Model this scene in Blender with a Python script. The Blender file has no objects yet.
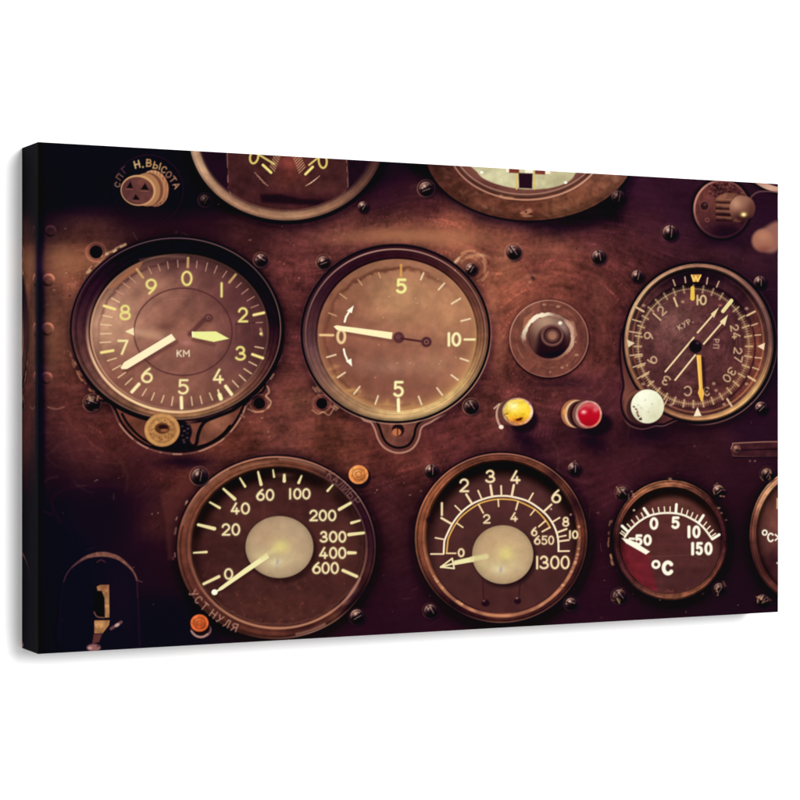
# A stretched, gallery-wrapped canvas print of a vintage cockpit instrument panel,
# hanging on a white studio wall.  The picture on the canvas is a flat print: its inks
# are laid down by procedural drawing code as very thin ink films on the canvas front.
import math, sys
import numpy as np
try:
    import bpy
except ImportError:
    bpy = None
f32 = np.float32
# ----------------------------------------------------------------------------
# canvas geometry (height = 1 unit here, scaled to 0.40 m below)
H = 0.40
FOC = 2082.0
X0, Z0, X1, Z1 = -362/512., FOC/512., 378/428., FOC/428.
DX, DZ = X1-X0, Z1-Z0
WID = math.hypot(DX, DZ)                 # 1.78 : 1
DEP = 0.109
NU, NV = 1440, 810
s_ = np.linspace(0, 1, NU+1); t_ = np.linspace(-.5, .5, NV+1)
S, T = np.meshgrid(s_, t_)
Zc = Z0+S*DZ
PX = (400+FOC*(X0+S*DX)/Zc).astype(f32)   # drawing coordinates of every canvas sample
PY = (398+FOC*T/Zc).astype(f32)
IMG = np.zeros((NV+1, NU+1, 3), f32)
def s_of(x):
    q = (x-400)/FOC
    return (q*Z0-X0)/(DX-q*DZ)
def win(x0, y0, x1, y1):
    a, b = s_of(x0), s_of(x1)
    i0 = max(0, int(a*NU)-2); i1 = min(NU+1, int(b*NU)+4)
    ts = [(y-398)/FOC*(Z0+s*DZ)+.5 for y in (y0, y1) for s in (a, b)]
    j0 = max(0, int(min(ts)*NV)-2); j1 = min(NV+1, int(max(ts)*NV)+4)
    return (slice(j0, max(j0, j1)), slice(i0, max(i0, i1)))
# ----------------------------------------------------------------------------
# noise
_rng = np.random.RandomState(7)
_tab = _rng.rand(8, 256, 256).astype(f32)
def vn(x, y, sc, seed=0):
    x = x/sc+seed*17.3; y = y/sc+seed*7.7
    xi = np.floor(x).astype(np.int32); yi = np.floor(y).astype(np.int32)
    fx = x-xi; fy = y-yi
    fx = fx*fx*(3-2*fx); fy = fy*fy*(3-2*fy)
    t = _tab[seed % 8]
    a = t[yi & 255, xi & 255]; b = t[yi & 255, (xi+1) & 255]
    c = t[(yi+1) & 255, xi & 255]; d = t[(yi+1) & 255, (xi+1) & 255]
    return (a+(b-a)*fx)*(1-fy)+(c+(d-c)*fx)*fy
def fbm(x, y, sc, seed=0, o=4, aniso=False):
    r = 0; w = .5; tot = 0
    for k in range(o):
        r = r+w*vn(x, y, sc/2**k, seed+k); tot += w; w *= .55
        if not aniso: x, y = x*.8-y*.6+3.1, x*.6+y*.8+1.7
    return r/tot-.5                       # about -.5 .. .5
def warp(x, y, sc, amp, seed=3):
    return x+amp*2*fbm(x, y, sc, seed, 2), y+amp*2*fbm(x, y, sc, seed+2, 2)
# ----------------------------------------------------------------------------
# part recorder
PARTS = []
cur = None
class Part: pass
def begin(name, parent=None, label=None, order=1):
    global cur
    p = Part(); p.name = name; p.parent = parent; p.label = label; p.order = order
    p.acc = np.zeros((NV+1, NU+1), bool)
    cur = p
    return p
def end():
    global cur
    p = cur; m = p.acc
    if m.any():
        c = m[:-1, :-1] | m[1:, :-1] | m[:-1, 1:] | m[1:, 1:]
        jj, ii = np.nonzero(c)
        j0, j1, i0, i1 = jj.min(), jj.max()+2, ii.min(), ii.max()+2
        p.cells = c[j0:j1-1, i0:i1-1]
        p.rgb = IMG[j0:j1, i0:i1].copy(); p.off = (j0, i0)
        PARTS.append(p)
    del p.acc
    cur = None
    return p
def A3(c): return np.asarray(c, f32)
def paint(w, a, col):
    a = np.clip(a, 0, 1).astype(f32)
    col = A3(col)
    IMG[w] = IMG[w]*(1-a[..., None])+col*a[..., None]
    if cur is not None: cur.acc[w] |= a > .03
def mul(w, a, k):                          # tint by factor k where a
    k = A3(k)
    f = 1-a[..., None].astype(f32)*(1-k)
    IMG[w] = IMG[w]*f
def add(w, a, col):
    IMG[w] = np.clip(IMG[w]+A3(col)*a[..., None].astype(f32), 0, 255)
def st(e0, e1, x):
    t = np.clip((x-e0)/(e1-e0), 0, 1)
    return t*t*(3-2*t)
def cov(d, soft=1.1): return st(soft/2, -soft/2, d)
def ell(w, cx, cy, rx, ry, rot=0):
    x = PX[w]-cx; y = PY[w]-cy
    if rot:
        c, s = math.cos(math.radians(rot)), math.sin(math.radians(rot))
        x, y = x*c+y*s, -x*s+y*c
    k = np.sqrt((x/rx)**2+(y/ry)**2)+1e-6
    g = np.sqrt((x/rx**2)**2+(y/ry**2)**2)+1e-6
    return k*(k-1)/g                       # signed distance, negative inside
def ang(w, cx, cy, rx=1, ry=1):            # 0 right, 90 up, degrees 0..360
    return np.degrees(np.arctan2(-(PY[w]-cy)/ry, (PX[w]-cx)/rx)) % 360
def per(a, keys):                          # periodic interpolation of colours/values by angle
    k = sorted(keys); xs = np.array([q[0] for q in k], float)
    vs = np.array([q[1] for q in k], float)
    xs = np.concatenate([[xs[-1]-360], xs, [xs[0]+360]])
    vs = np.concatenate([vs[-1:], vs, vs[:1]])
    if vs.ndim == 1: return np.interp(a, xs, vs)
    return np.stack([np.interp(a, xs, vs[:, c]) for c in range(3)], -1)
def seg_d(w, pts, wid=None):
    x = PX[w]; y = PY[w]; best = None
    for n in range(len(pts)-1):
        ax, ay = pts[n]; bx, by = pts[n+1]
        vx, vy = bx-ax, by-ay
        L = vx*vx+vy*vy+1e-9
        h = np.clip(((x-ax)*vx+(y-ay)*vy)/L, 0, 1)
        d = np.hypot(x-ax-h*vx, y-ay-h*vy)
        if wid is not None:
            tt = (n+h)/(len(pts)-1)
            d = d-(wid[0]+(wid[1]-wid[0])*tt)/2
        best = d if best is None else np.minimum(best, d)
    return best
def box_of(pts, m):
    xs = [p[0] for p in pts]; ys = [p[1] for p in pts]
    return win(min(xs)-m, min(ys)-m, max(xs)+m, max(ys)+m)
def stroke(pts, wd, col, soft=1.4, a=1., w2=None, glow=0, gcol=None):
    w = box_of(pts, wd+soft+2+3*(glow > 0))
    if glow:
        d = seg_d(w, pts)
        paint_soft(w, np.exp(-(np.maximum(d-wd/2, 0)/1.15)**2)*glow*.6, gcol or col)
    d = seg_d(w, pts, (wd, wd if w2 is None else w2))
    paint(w, cov(d, soft)*a, col)
def paint_soft(w, a, col):                 # glow under the lettering
    IMG[w] = IMG[w]*(1-a[..., None].astype(f32))+A3(col)*a[..., None].astype(f32)
    if cur is not None: cur.acc[w] |= a > .06
def poly_d(w, pts):
    x = PX[w]; y = PY[w]
    d = seg_d(w, list(pts)+[pts[0]])
    ins = np.zeros(x.shape, bool)
    n = len(pts)
    for k in range(n):
        ax, ay = pts[k]; bx, by = pts[(k+1) % n]
        if ay == by: continue
        c = ((ay > y) != (by > y)) & (x < (bx-ax)*(y-ay)/(by-ay)+ax)
        ins ^= c
    return np.where(ins, -d, d)
def poly(pts, col, soft=1.1, a=1.):
    w = box_of(pts, soft+2)
    paint(w, cov(poly_d(w, pts), soft)*a, col)
def smooth(pts, n=6, closed=False):        # Catmull-Rom
    P = list(pts)
    if closed: Q = [P[-1]]+P+[P[0], P[1]]
    else: Q = [P[0]]+P+[P[-1]]
    out = []
    for i in range(1, len(Q)-2):
        p0, p1, p2, p3 = [np.array(q, float) for q in Q[i-1:i+3]]
        for k in range(n):
            t = k/n
            out.append(tuple(.5*((2*p1)+(-p0+p2)*t+(2*p0-5*p1+4*p2-p3)*t*t+(-p0+3*p1-3*p2+p3)*t**3)))
    if not closed: out.append(tuple(P[-1]))
    return out
def disc(cx, cy, rx, ry, col, soft=1.1, a=1., rot=0):
    r = max(rx, ry)+soft+1
    w = win(cx-r, cy-r, cx+r, cy+r)
    paint(w, cov(ell(w, cx, cy, rx, ry, rot), soft)*a, col)
def blob(cx, cy, rx, ry, col, a=1., rot=0):
    r = max(rx, ry)*2.2
    w = win(cx-r, cy-r, cx+r, cy+r)
    x = PX[w]-cx; y = PY[w]-cy
    c, s = math.cos(math.radians(rot)), math.sin(math.radians(rot))
    x, y = x*c+y*s, -x*s+y*c
    g = np.exp(-((x/rx)**2+(y/ry)**2)*1.2)*a
    IMG[w] = IMG[w]*(1-g[..., None])+A3(col)*g[..., None]
def arcp(cx, cy, rx, ry, a0, a1, n=18):    # y down, 0 right, clockwise positive
    return [(cx+rx*math.cos(math.radians(a0+(a1-a0)*k/n)), cy+ry*math.sin(math.radians(a0+(a1-a0)*k/n))) for k in range(n+1)]
def ring(cx, cy, rx, ry, wd, keys, a=None, soft=1.1):   # thin ring coloured by angle
    r = max(rx, ry)+wd+2
    w = win(cx-r, cy-r, cx+r, cy+r)
    d = ell(w, cx, cy, rx, ry); an = ang(w, cx, cy, rx, ry)
    al = cov(np.abs(d)-wd/2, soft)
    if a is not None: al = al*per(an, a)
    paint(w, al, per(an, keys) if isinstance(keys, list) else keys)
# ----------------------------------------------------------------------------
# stroke lettering in a unit box, y down
def _g():
    G = {}
    G['0'] = [arcp(.5, .5, .5, .5, 0, 360, 26)]
    G['1'] = [[(.5, 0), (.5, 1)]]
    G['2'] = [arcp(.5, .3, .46, .3, 190, 395, 14)+[(.04, 1), (1, 1)]]
    G['3'] = [arcp(.47, .26, .4, .26, 200, 450, 14), arcp(.47, .75, .5, .25, 270, 515, 14)]
    G['4'] = [[(.62, 0), (0, .76), (1, .76)], [(.7, .5), (.7, 1)]]
    G['5'] = [[(.92, 0), (.16, 0), (.12, .44)]+arcp(.45, .68, .5, .32, 228, 505, 16)]
    G['6'] = [arcp(.5, .68, .5, .32, 0, 360, 22), smooth([(.78, 0), (.3, .28), (.03, .62)], 6)]
    G['7'] = [[(0, 0), (1, 0), (.38, 1)]]
    G['8'] = [arcp(.5, .25, .4, .25, 0, 360, 20), arcp(.5, .74, .5, .26, 0, 360, 22)]
    G['9'] = [arcp(.5, .32, .5, .32, 0, 360, 22), smooth([(.97, .42), (.75, .7), (.3, 1)], 6)]
    G['C'] = [arcp(.5, .5, .5, .5, 40, 320, 20)]
    G['o'] = [arcp(.5, .3, .4, .28, 0, 360, 18)]
    G['K'] = [[(0, 0), (0, 1)], [(1, 0), (0, .55)], [(.3, .42), (1, 1)]]
    G['M'] = [[(0, 1), (0, 0), (.5, .6), (1, 0), (1, 1)]]
    G['H'] = [[(0, 0), (0, 1)], [(1, 0), (1, 1)], [(0, .5), (1, .5)]]
    G['B'] = [[(0, 0), (0, 1)], [(0, 0)]+arcp(.55, .24, .35, .24, 270, 450, 8)+[(0, .48)], [(0, .48)]+arcp(.6, .74, .4, .26, 270, 450, 8)+[(0, 1)]]
    G['b'] = [[(0, 0), (0, 1)], [(0, .45)]+arcp(.3, .72, .32, .28, 270, 450, 8)+[(0, 1)], [(1, 0), (1, 1)]]   # yeru
    G['T'] = [[(0, 0), (1, 0)], [(.5, 0), (.5, 1)]]
    G['A'] = [[(0, 1), (.5, 0), (1, 1)], [(.2, .66), (.8, .66)]]
    G['Y'] = [[(0, 0), (.5, .55)], [(1, 0), (.5, .6), (.2, 1), (0, .95)]]
    G['L'] = [[(0, 1), (.35, .7), (.5, 0), (1, 0), (1, 1)]]
    G['R'] = [[(1, 0), (1, 1)], [(1, 0)]+arcp(.4, .25, .35, .25, 270, 90, 8)+[(1, .5)], [(.45, .5), (0, 1)]]    # ya
    G['P'] = [[(0, 0), (0, 1)], [(0, 0)]+arcp(.55, .27, .4, .27, 270, 450, 8)+[(0, .54)]]
    G['N'] = [[(0, 0), (0, 1), (1, 0), (1, 1)]]                                                                     # i
    G['E'] = [[(1, 0), (0, 0), (0, 1)], [(0, .48)]+arcp(.55, .74, .42, .26, 270, 450, 8)+[(0, 1)]]                # be
    G['U'] = [[(0, 0), (0, 1)], [(0, .5), (.35, .5)], arcp(.68, .5, .32, .5, 0, 360, 20)]                          # yu
    G['n'] = [[(0, 1), (0, 0), (1, 0), (1, 1)]]
    G['G'] = [[(0, 1), (0, 0), (1, 0)]]
    G['.'] = [[(.2, .95), (.25, 1)]]
    G['-'] = [[(0, .5), (1, .5)]]
    return G
GL = _g()
def glyph(c, x0, y0, x1, y1, wd, col, glow=.35, soft=1.5, a=1., gcol=None):
    h = wd/2
    for pl in GL[c]:
        pts = [(x0+h+p[0]*(x1-x0-wd), y0+h+p[1]*(y1-y0-wd)) for p in pl]
        stroke(pts, wd, col, soft, a, glow=glow, gcol=gcol)
def glyph_r(c, cx, cy, gw, gh, rot, wd, col, a=1., soft=1.5, glow=0):
    cs, sn = math.cos(math.radians(rot)), math.sin(math.radians(rot))
    for pl in GL[c]:
        pts = []
        for p in pl:
            x = (p[0]-.5)*gw; y = (p[1]-.5)*gh
            pts.append((cx+x*cs-y*sn, cy+x*sn+y*cs))
        stroke(pts, wd, col, soft, a, glow=glow)
# ----------------------------------------------------------------------------
FULL = (slice(0, NV+1), slice(0, NU+1))
def tex(w, amp, sc=9, seed=0, tint=(1, .75, .7)):      # mottled print texture
    x, y = PX[w], PY[w]
    n = fbm(x, y, sc, seed, 4)
    return (1+amp*2*n)[..., None]*np.ones(3, f32)
rnd = np.random.RandomState(11)

# ======================= PICTURE: the painted metal panel =======================
panel = begin('panel_picture', None, None, 0)
panel.acc[:] = True
C_ = [ # x, y, rgb : paint colour of the printed panel
 (45,150,10,4,30),(90,150,11,5,30),(150,150,16,8,28),(210,160,26,12,28),(400,165,46,20,34),(640,185,46,21,38),(680,185,47,22,36),(770,195,38,18,32),
 (60,190,12,5,28),(100,190,9,4,26),(180,190,17,8,26),(200,200,27,12,28),(385,195,40,16,30),(430,200,62,30,36),(410,175,52,24,34),(640,205,47,21,35),(690,215,40,18,33),(770,225,34,15,32),
 (46,225,22,12,24),(60,232,60,34,32),(100,225,66,38,36),(150,222,42,20,26),(200,222,44,20,27),(250,232,62,32,34),(300,235,82,46,45),(350,232,96,56,50),(400,235,128,80,62),(450,232,132,82,62),(500,235,112,66,55),(550,240,96,54,50),(600,228,66,34,38),(640,235,62,31,38),(700,245,60,30,38),(750,250,50,25,36),
 (60,262,112,70,52),(85,275,120,76,56),(300,280,88,48,46),(290,310,84,44,44),(500,290,128,78,60),(560,275,112,65,53),(600,280,92,50,46),(625,260,82,43,44),(770,300,38,18,32),(700,255,62,32,38),
 (42,300,50,30,32),(60,310,104,66,48),(62,350,100,62,44),(292,350,86,47,44),(295,385,98,57,50),(500,340,108,62,52),(600,345,88,48,45),(600,320,90,48,46),(776,350,34,16,32),
 (42,350,48,28,30),(60,390,86,48,42),(80,420,76,40,38),(110,440,78,40,36),(60,440,66,34,35),(290,430,98,58,50),(330,445,88,50,44),(450,430,84,44,43),(550,430,62,30,38),(600,440,56,26,36),(640,450,50,23,35),(700,440,46,21,34),(760,430,38,17,32),(540,400,80,42,42),(500,400,90,50,46),(600,400,68,34,40),
 (50,470,40,20,28),(90,465,60,30,33),(140,470,60,28,32),(170,480,84,42,40),(230,455,80,44,40),(400,460,80,42,42),(395,500,56,27,36),(600,490,54,24,37),(600,460,56,25,37),(640,470,48,20,34),(740,480,36,15,30),(700,460,42,18,32),
 (60,500,16,7,26),(100,500,18,8,25),(150,500,30,13,27),(165,520,66,32,34),(60,560,10,4,27),(110,520,20,9,26),(150,560,26,11,27),(168,560,34,14,29),(390,550,48,22,33),(600,550,44,18,34),(740,550,30,11,29),
 (60,640,6,3,24),(120,640,12,5,24),(160,620,16,7,25),(390,620,34,13,30),(300,645,40,16,30),(520,630,34,12,30),(600,610,34,13,30),(740,605,26,9,28),(390,590,40,17,32),(680,608,30,11,28)]
cs = np.array(C_, f32)
warm = (cs[:, 1] > 430) & (cs[:, 0] > 160)
cs[warm, 2:] += (5, 3, -2)
gy, gx = np.arange(0, NV+1, 15), np.arange(0, NU+1, 15)
qx, qy = PX[np.ix_(gy, gx)], PY[np.ix_(gy, gx)]
d2 = (qx[..., None]-cs[:, 0])**2+(qy[..., None]-cs[:, 1])**2
wgt = np.exp(-d2/(2*15.**2))+.06*np.exp(-d2/(2*36.**2))+1e-9
low = (wgt[..., None]*cs[:, 2:]).sum(2)/wgt.sum(2)[..., None]
def upsample(a):
    yy = np.arange(NV+1)/15.; xx = np.arange(NU+1)/15.
    y0 = np.minimum(yy.astype(int), a.shape[0]-2); x0 = np.minimum(xx.astype(int), a.shape[1]-2)
    fy = (yy-y0)[:, None, None]; fx = (xx-x0)[None, :, None]
    fy = fy*fy*(3-2*fy); fx = fx*fx*(3-2*fx)
    a00 = a[np.ix_(y0, x0)]; a01 = a[np.ix_(y0, x0+1)]; a10 = a[np.ix_(y0+1, x0)]; a11 = a[np.ix_(y0+1, x0+1)]
    return ((a00*(1-fx)+a01*fx)*(1-fy)+(a10*(1-fx)+a11*fx)*fy).astype(f32)
IMG[:] = upsample(low)
# brushed, mottled paint
wx, wy = warp(PX, PY, 80, 9)
n1 = fbm(wx, wy, 26, 1, 5)
# brush and wipe strokes: noise smeared along a curved direction field
th = np.radians(-6+70*fbm(PX, PY, 90, 6, 2))
rk = np.hypot(PX-552, PY-345)
tk = np.arctan2(PX-552, -(PY-345))
wk = st(190, 60, rk)*st(485, 520, PX)
dxx = np.cos(th)*(1-wk)+np.cos(tk)*wk; dyy = np.sin(th)*(1-wk)+np.sin(tk)*wk
wl = st(190, 150, PX)*st(400, 440, PY)
dxx = dxx*(1-wl)+.6*wl; dyy = dyy*(1-wl)-.8*wl*np.sin(PX/17.)
ln = np.hypot(dxx, dyy)+1e-3; dxx /= ln; dyy /= ln
def smear(sc, seed, reach, n=9):
    a = 0
    for q in np.linspace(-reach, reach, n):
        a = a+vn(PX+dxx*q, PY+dyy*q, sc, seed)
    return (a/n-.5)*2
n2 = smear(1.7, 2, 7)*.55+smear(4., 5, 13)*.8
n3 = fbm(PX, PY, 3.2, 4, 3)
wx2, wy2 = warp(PX, PY, 60, 10, 5)
n4 = np.maximum(smear(2.6, 4, 16)-.12, 0)*2*st(.40, .6, vn(PX, PY, 34, 3))
lum = IMG.mean(-1)
k = st(14, 60, lum)
f = 1+k*(.85*n1+.34*n2+.42*n3+.60*n4)
IMG *= f[..., None]
IMG *= 1-(1-A3((1.06, .95, .95)))*k[..., None]
b_ = fbm(wx, wy, 44, 5, 3)
IMG += (np.maximum(b_, 0)*k*40)[..., None]*A3((1, .55, .42))
# wipe marks
m = st(.15, .5, smear(3., 6, 12))*k
IMG += (m*9)[..., None]*A3((1, .74, .6))
m = st(.1, .5, smear(1.2, 7, 10))*k*st(480, 560, PX)
IMG += (m*12)[..., None]*A3((1, .74, .6))
# the shade band that crosses the upper part in the picture
def shade_poly(pts, soft, kk, a=1.):
    w = box_of(pts, soft+4)
    mul(w, cov(poly_d(w, pts), soft)*a, kk)
shade_poly([(30, 135), (420, 150), (420, 175), (300, 206), (200, 214), (30, 214)], 22, (.55, .5, .8))
shade_poly([(392, 150), (430, 190), (480, 222), (560, 236), (620, 222), (640, 150)], 20, (.22, .2, .45), .95)
w = win(20, 130, 60, 670)
mul(w, st(47.5, 41, PX[w]+3*fbm(PX[w], PY[w], 30, 3)), (.22, .2, .8))
w = win(20, 130, 90, 670)
mul(w, st(80, 40, PX[w])*.35, (.4, .4, .7))
# faint casting seams on the lower left plate
for pts in ([(60, 522), (52, 500), (70, 488), (110, 486), (150, 492), (163, 510), (172, 560)],):
    stroke(smooth(pts), 2.2, (52, 24, 32), 5, .35)
w = win(120, 470, 220, 620)
d = poly_d(w, [(160, 495), (185, 478), (215, 455), (200, 500), (182, 530), (176, 560), (168, 560), (165, 520)])
paint(w, cov(d, 5)*.5, (98, 48, 44))
for cx, cy, rx, ry, al in ((176,331,109,96,.75),(396,336,98,93,.5),(277,549,104,97,.75),(502,541,92,91,.75),(699,345,80,84,.6),(671,542,62,66,.7),(800,537,56,70,.7),(287,137,103,91,.7)):
    r = max(rx, ry)*1.2
    w = win(cx-r, cy-r, cx+r, cy+r)
    d = ell(w, cx, cy, rx, ry)
    mul(w, np.exp(-np.maximum(d, 0)/5.)*al*(.45+.55*per(ang(w, cx, cy), [(90, .35), (180, .6), (270, 1.), (340, 1.), (0, .9)])), (.32, .26, .5))
for cx, cy, rx, ry, a, rot in ((186,462,34,9,.8,0),(524,440,20,11,.75,40),(592,441,20,11,.75,30),(650,432,26,12,.75,0),(560,382,34,8,.35,0),(722,240,34,10,.6,0),(142,214,40,16,.5,0)):
    blob(cx, cy, rx, ry, (14, 5, 22), a, rot)
for x, y, rx, ry, a in ((62,255,16,12,.4),(75,300,10,26,.3),(60,340,14,30,.25),(400,236,60,7,.35),(455,240,40,9,.4),(505,262,14,22,.4),(492,300,6,24,.4),(395,234,54,7,.6),(440,238,50,8,.6),(85,262,32,14,.5),(62,268,14,20,.5),(350,240,36,6,.35),(52,330,7,60,.3),(460,262,20,14,.3),(545,250,44,10,.25),(600,300,10,30,.15),(300,400,18,12,.25),(500,345,6,30,.3),(425,225,20,8,.15)):
    blob(x, y, rx, ry, (168, 108, 78), a)
# swirled wipe arcs in the paint
for k in range(110):
    cx, cy = rnd.uniform(485, 640), rnd.uniform(240, 470)
    if k % 3 == 0: cx, cy = rnd.uniform(45, 150), rnd.uniform(430, 490)
    if k % 5 == 0: cx, cy = rnd.uniform(280, 480), rnd.uniform(225, 245)
    r = rnd.uniform(12, 60); a0 = rnd.uniform(0, 360); da = rnd.uniform(15, 60)
    p = arcp(cx, cy, r, r*rnd.uniform(.3, 1), a0, a0+da, 7)
    stroke(p, rnd.uniform(.7, 2.6), (176, 116, 92) if k % 4 else (40, 18, 28), 3.2, rnd.uniform(.03, .10))
for k in range(90):                         # hairline scratches
    x, y = rnd.uniform(50, 775), rnd.uniform(225, 600)
    a = rnd.uniform(-.5, .5)+(1.2 if rnd.rand() < .4 else 0); L = rnd.uniform(2, 12)
    stroke([(x, y), (x+L*math.cos(a), y+L*math.sin(a))], .5, (190, 135, 112), 1.3, rnd.uniform(.08, .3))
for k in range(150):                        # pits and specks
    x, y = rnd.uniform(48, 776), rnd.uniform(190, 625)
    r = rnd.uniform(.5, 1.5)
    if rnd.rand() < .5: disc(x, y, r, r*.8, (176, 126, 104), 1.8, rnd.uniform(.05, .3))
    else:
        disc(x, y, r, r, (30, 12, 22), 1.3, .6); disc(x-.6, y-.7, r*.6, r*.5, (170, 118, 96), 1.2, .4)
# scratch clusters seen in the picture
def squiggle(pts, wd=1., col=(214, 160, 122), a=.8, soft=2.2): stroke(smooth(pts), wd, col, soft, a)
for q in range(26):
    a0 = rnd.uniform(150, 400); rr = rnd.uniform(10, 19)
    stroke(arcp(471, 268, rr, rr*.95, a0, a0+rnd.uniform(14, 50), 5), rnd.uniform(.8, 2.6), (214,154,112) if q % 3 else (70,34,32), 2.2, rnd.uniform(.25, .6))
blob(481, 255, 7, 2, (226,172,126), .7, 12); blob(457, 261, 3, 2, (226,176,140), .7, -40)
squiggle([(455,262),(459,258)], 2, (226,176,140), .8)
squiggle([(243,390),(253,389),(266,386),(269,392),(266,396),(271,402),(268,408)], 1.2, (232,186,146), .8)
squiggle([(248,409),(255,412),(263,411)], 1.2, (205,150,118), .7)
squiggle([(312,410),(318,414),(323,412),(329,415),(334,408)], 1., (206,150,120), .8)
squiggle([(232,422),(240,415),(244,417)], 2, (206,150,120), .4)
blob(531, 276, 8, 2.2, (186,130,104), .5, -8); blob(533, 278, 3, 1.8, (40,18,22), .8, 40); blob(530, 282, 2, 1.6, (200,150,120), .6); blob(535,272,6,3,(70,36,36),.4)
squiggle([(48,407),(56,409),(64,407)], 1., (176,124,104), .6)
squiggle([(80,361),(92,371),(103,391)], 1.6, (200,140,100), .5)
for x, y in ((364,476),(366,474),(375,493),(377,490),(152,514),(158,513),(95,481),(97,480),(404,483),(421,491),(750,461),(753,457),(755,461),(757,457),(66,273),(69,284),(54,290),(100,262),(101,272),(250,240),(294,245),(344,234),(334,240),(299,278),(280,262),(284,264),(410,495),(478,631),(686,612),(575,461),(268,432),(269,437),(250,422),(262,418)):
    disc(x, y, rnd.uniform(.5, 1.3), rnd.uniform(.5, .9), (196, 144, 116), 1.6, rnd.uniform(.3, .65), rnd.uniform(-40, 40))
# dark red tint of film over everything is part of the ink mix
IMG[:] = np.clip(IMG, 2, 250)
# chipped paint beside bezels
for cx, cy, rx, ry, a0, a1, n, col in ((176.5,328.5,108.5,94.5,118,152,16,(235,190,140)),(176.5,329,109,95,192,228,18,(176,116,84)),(176.5,329,108,95,300,345,14,(180,130,104)),(276.5,547.5,102,94,150,200,6,(190,140,120)),(670,540,61,64,160,205,9,(196,140,92)),(395,334,97,92,215,235,8,(190,140,110))):
    for k in range(n):
        a = math.radians(rnd.uniform(a0, a1)); q = rnd.uniform(.995, 1.03)
        x, y = cx+rx*q*math.cos(a), cy-ry*q*math.sin(a)
        tx, ty = -rx*math.sin(a), -ry*math.cos(a); L = math.hypot(tx, ty); h = rnd.uniform(.5, 3.)
        stroke([(x-tx/L*h, y-ty/L*h), (x+tx/L*h, y+ty/L*h)], rnd.uniform(.6, 2.2), col, 1.8, rnd.uniform(.2, .85))
end()

# ======================= small hardware of the picture =======================
def rivet(x, y, r, k=1.):
    begin('rivet', 'root')
    w = win(x-r-2, y-r-2, x+r+2, y+r+2)
    d = ell(w, x, y, r, r)
    base = IMG[w].copy()
    an = ang(w, x, y)
    lit = per(an, [(60, 1.), (150, .6), (240, -.9), (320, -.3), (20, .7)])
    edge = np.exp(-((d+1.3)/1.3)**2)
    c = base*(1.1+.6*(lit*edge)[..., None]*k)
    paint(w, cov(d, 1.3), np.clip(c, 0, 255)); end()
for x, y, r in ((50.5,231,6.2),(48.5,280,6.8),(47.5,329,7),(46.5,378,6.6)): rivet(x, y, r, 1.5)
SCREWN = 0
def screw(x, y, r, slot=60, hl=(196, 150, 130), base=(84, 48, 46), rim=0., dark=.8, hld=125, label=None, rust=False):
    begin('screw', 'root', label)
    w = win(x-r-4, y-r-4, x+r+4, y+r+4)
    an = ang(w, x, y); d = ell(w, x, y, r, r*.98)
    paint(w, cov(ell(w, x+1.3, y+2.2, r+.6, r+.6), 3.4)*.75, (12, 4, 18))
    rim *= .55
    if rim > 0:
        d2 = ell(w, x, y, r+1.6, r+1.5)
        paint(w, cov(np.abs(d2)-.6, 1.3)*per(an, [(200, 1.), (120, .8), (30, .35), (300, .5)])*rim, (198, 146, 116))
    X, Y = (PX[w]-x)/r, (PY[w]-y)/r
    lx, ly = math.cos(math.radians(hld)), -math.sin(math.radians(hld))
    t = np.clip((X*lx+Y*ly)*.7+.36, 0, 1)
    c = A3((16, 6, 20))*(1-t[..., None])+A3(base)*t[..., None]
    c = c*(1+.5*fbm(PX[w], PY[w], 2.4, 5, 2))[..., None]
    g = np.exp(-(((X-lx*.42)**2+(Y-ly*.42)**2)/.09))
    c = c+(A3(hl)-c)*(g*.9)[..., None]
    c = c*(1-.75*st(-.1, .75, Y))[..., None]
    g = np.exp(-((d+r*.14)/(r*.13))**2)*np.clip(per(an, [(hld % 360, .6), ((hld+80) % 360, .12), ((hld+180) % 360, .0), ((hld+270) % 360, .12)]), 0, 1)
    c = c+(A3(hl)-c)*g[..., None]
    paint(w, cov(d, 1.3), np.clip(c, 0, 255))
    a = math.radians(slot); ca, sa = math.cos(a)*r*.8, -math.sin(a)*r*.8
    stroke([(x-ca, y-sa), (x+ca, y+sa)], r*.24, (12, 4, 14), 1.5, dark)
    for q in range(3):
        t_ = math.radians(rnd.uniform(60, 190)); rr = r*rnd.uniform(.35, .8)
        disc(x+rr*math.cos(t_), y-rr*math.sin(t_), rnd.uniform(.4, .9), rnd.uniform(.4, .8), hl, 1.4, rnd.uniform(.3, .8))
    for q in range(8 if rust else 0):
        t_ = math.radians(rnd.uniform(0, 360)); rr = r*rnd.uniform(.5, 1.15)
        x_, y_ = x+rr*math.cos(t_), y-rr*math.sin(t_); h_ = rnd.uniform(.8, 2.6); g_ = rnd.uniform(0, 3.1)
        stroke([(x_-h_*math.cos(g_), y_-h_*math.sin(g_)), (x_+h_*math.cos(g_), y_+h_*math.sin(g_))], rnd.uniform(.6, 1.8), (190, 138, 96) if q % 3 else (30, 12, 20), 1.7, rnd.uniform(.3, .8))
    ox, oy = math.sin(a)*r*.2, math.cos(a)*r*.2
    stroke([(x-ca*.7+ox, y-sa*.7+oy), (x+ca*.6+ox, y+sa*.6+oy)], .8, hl, 1.1, .5)
    end()
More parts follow.
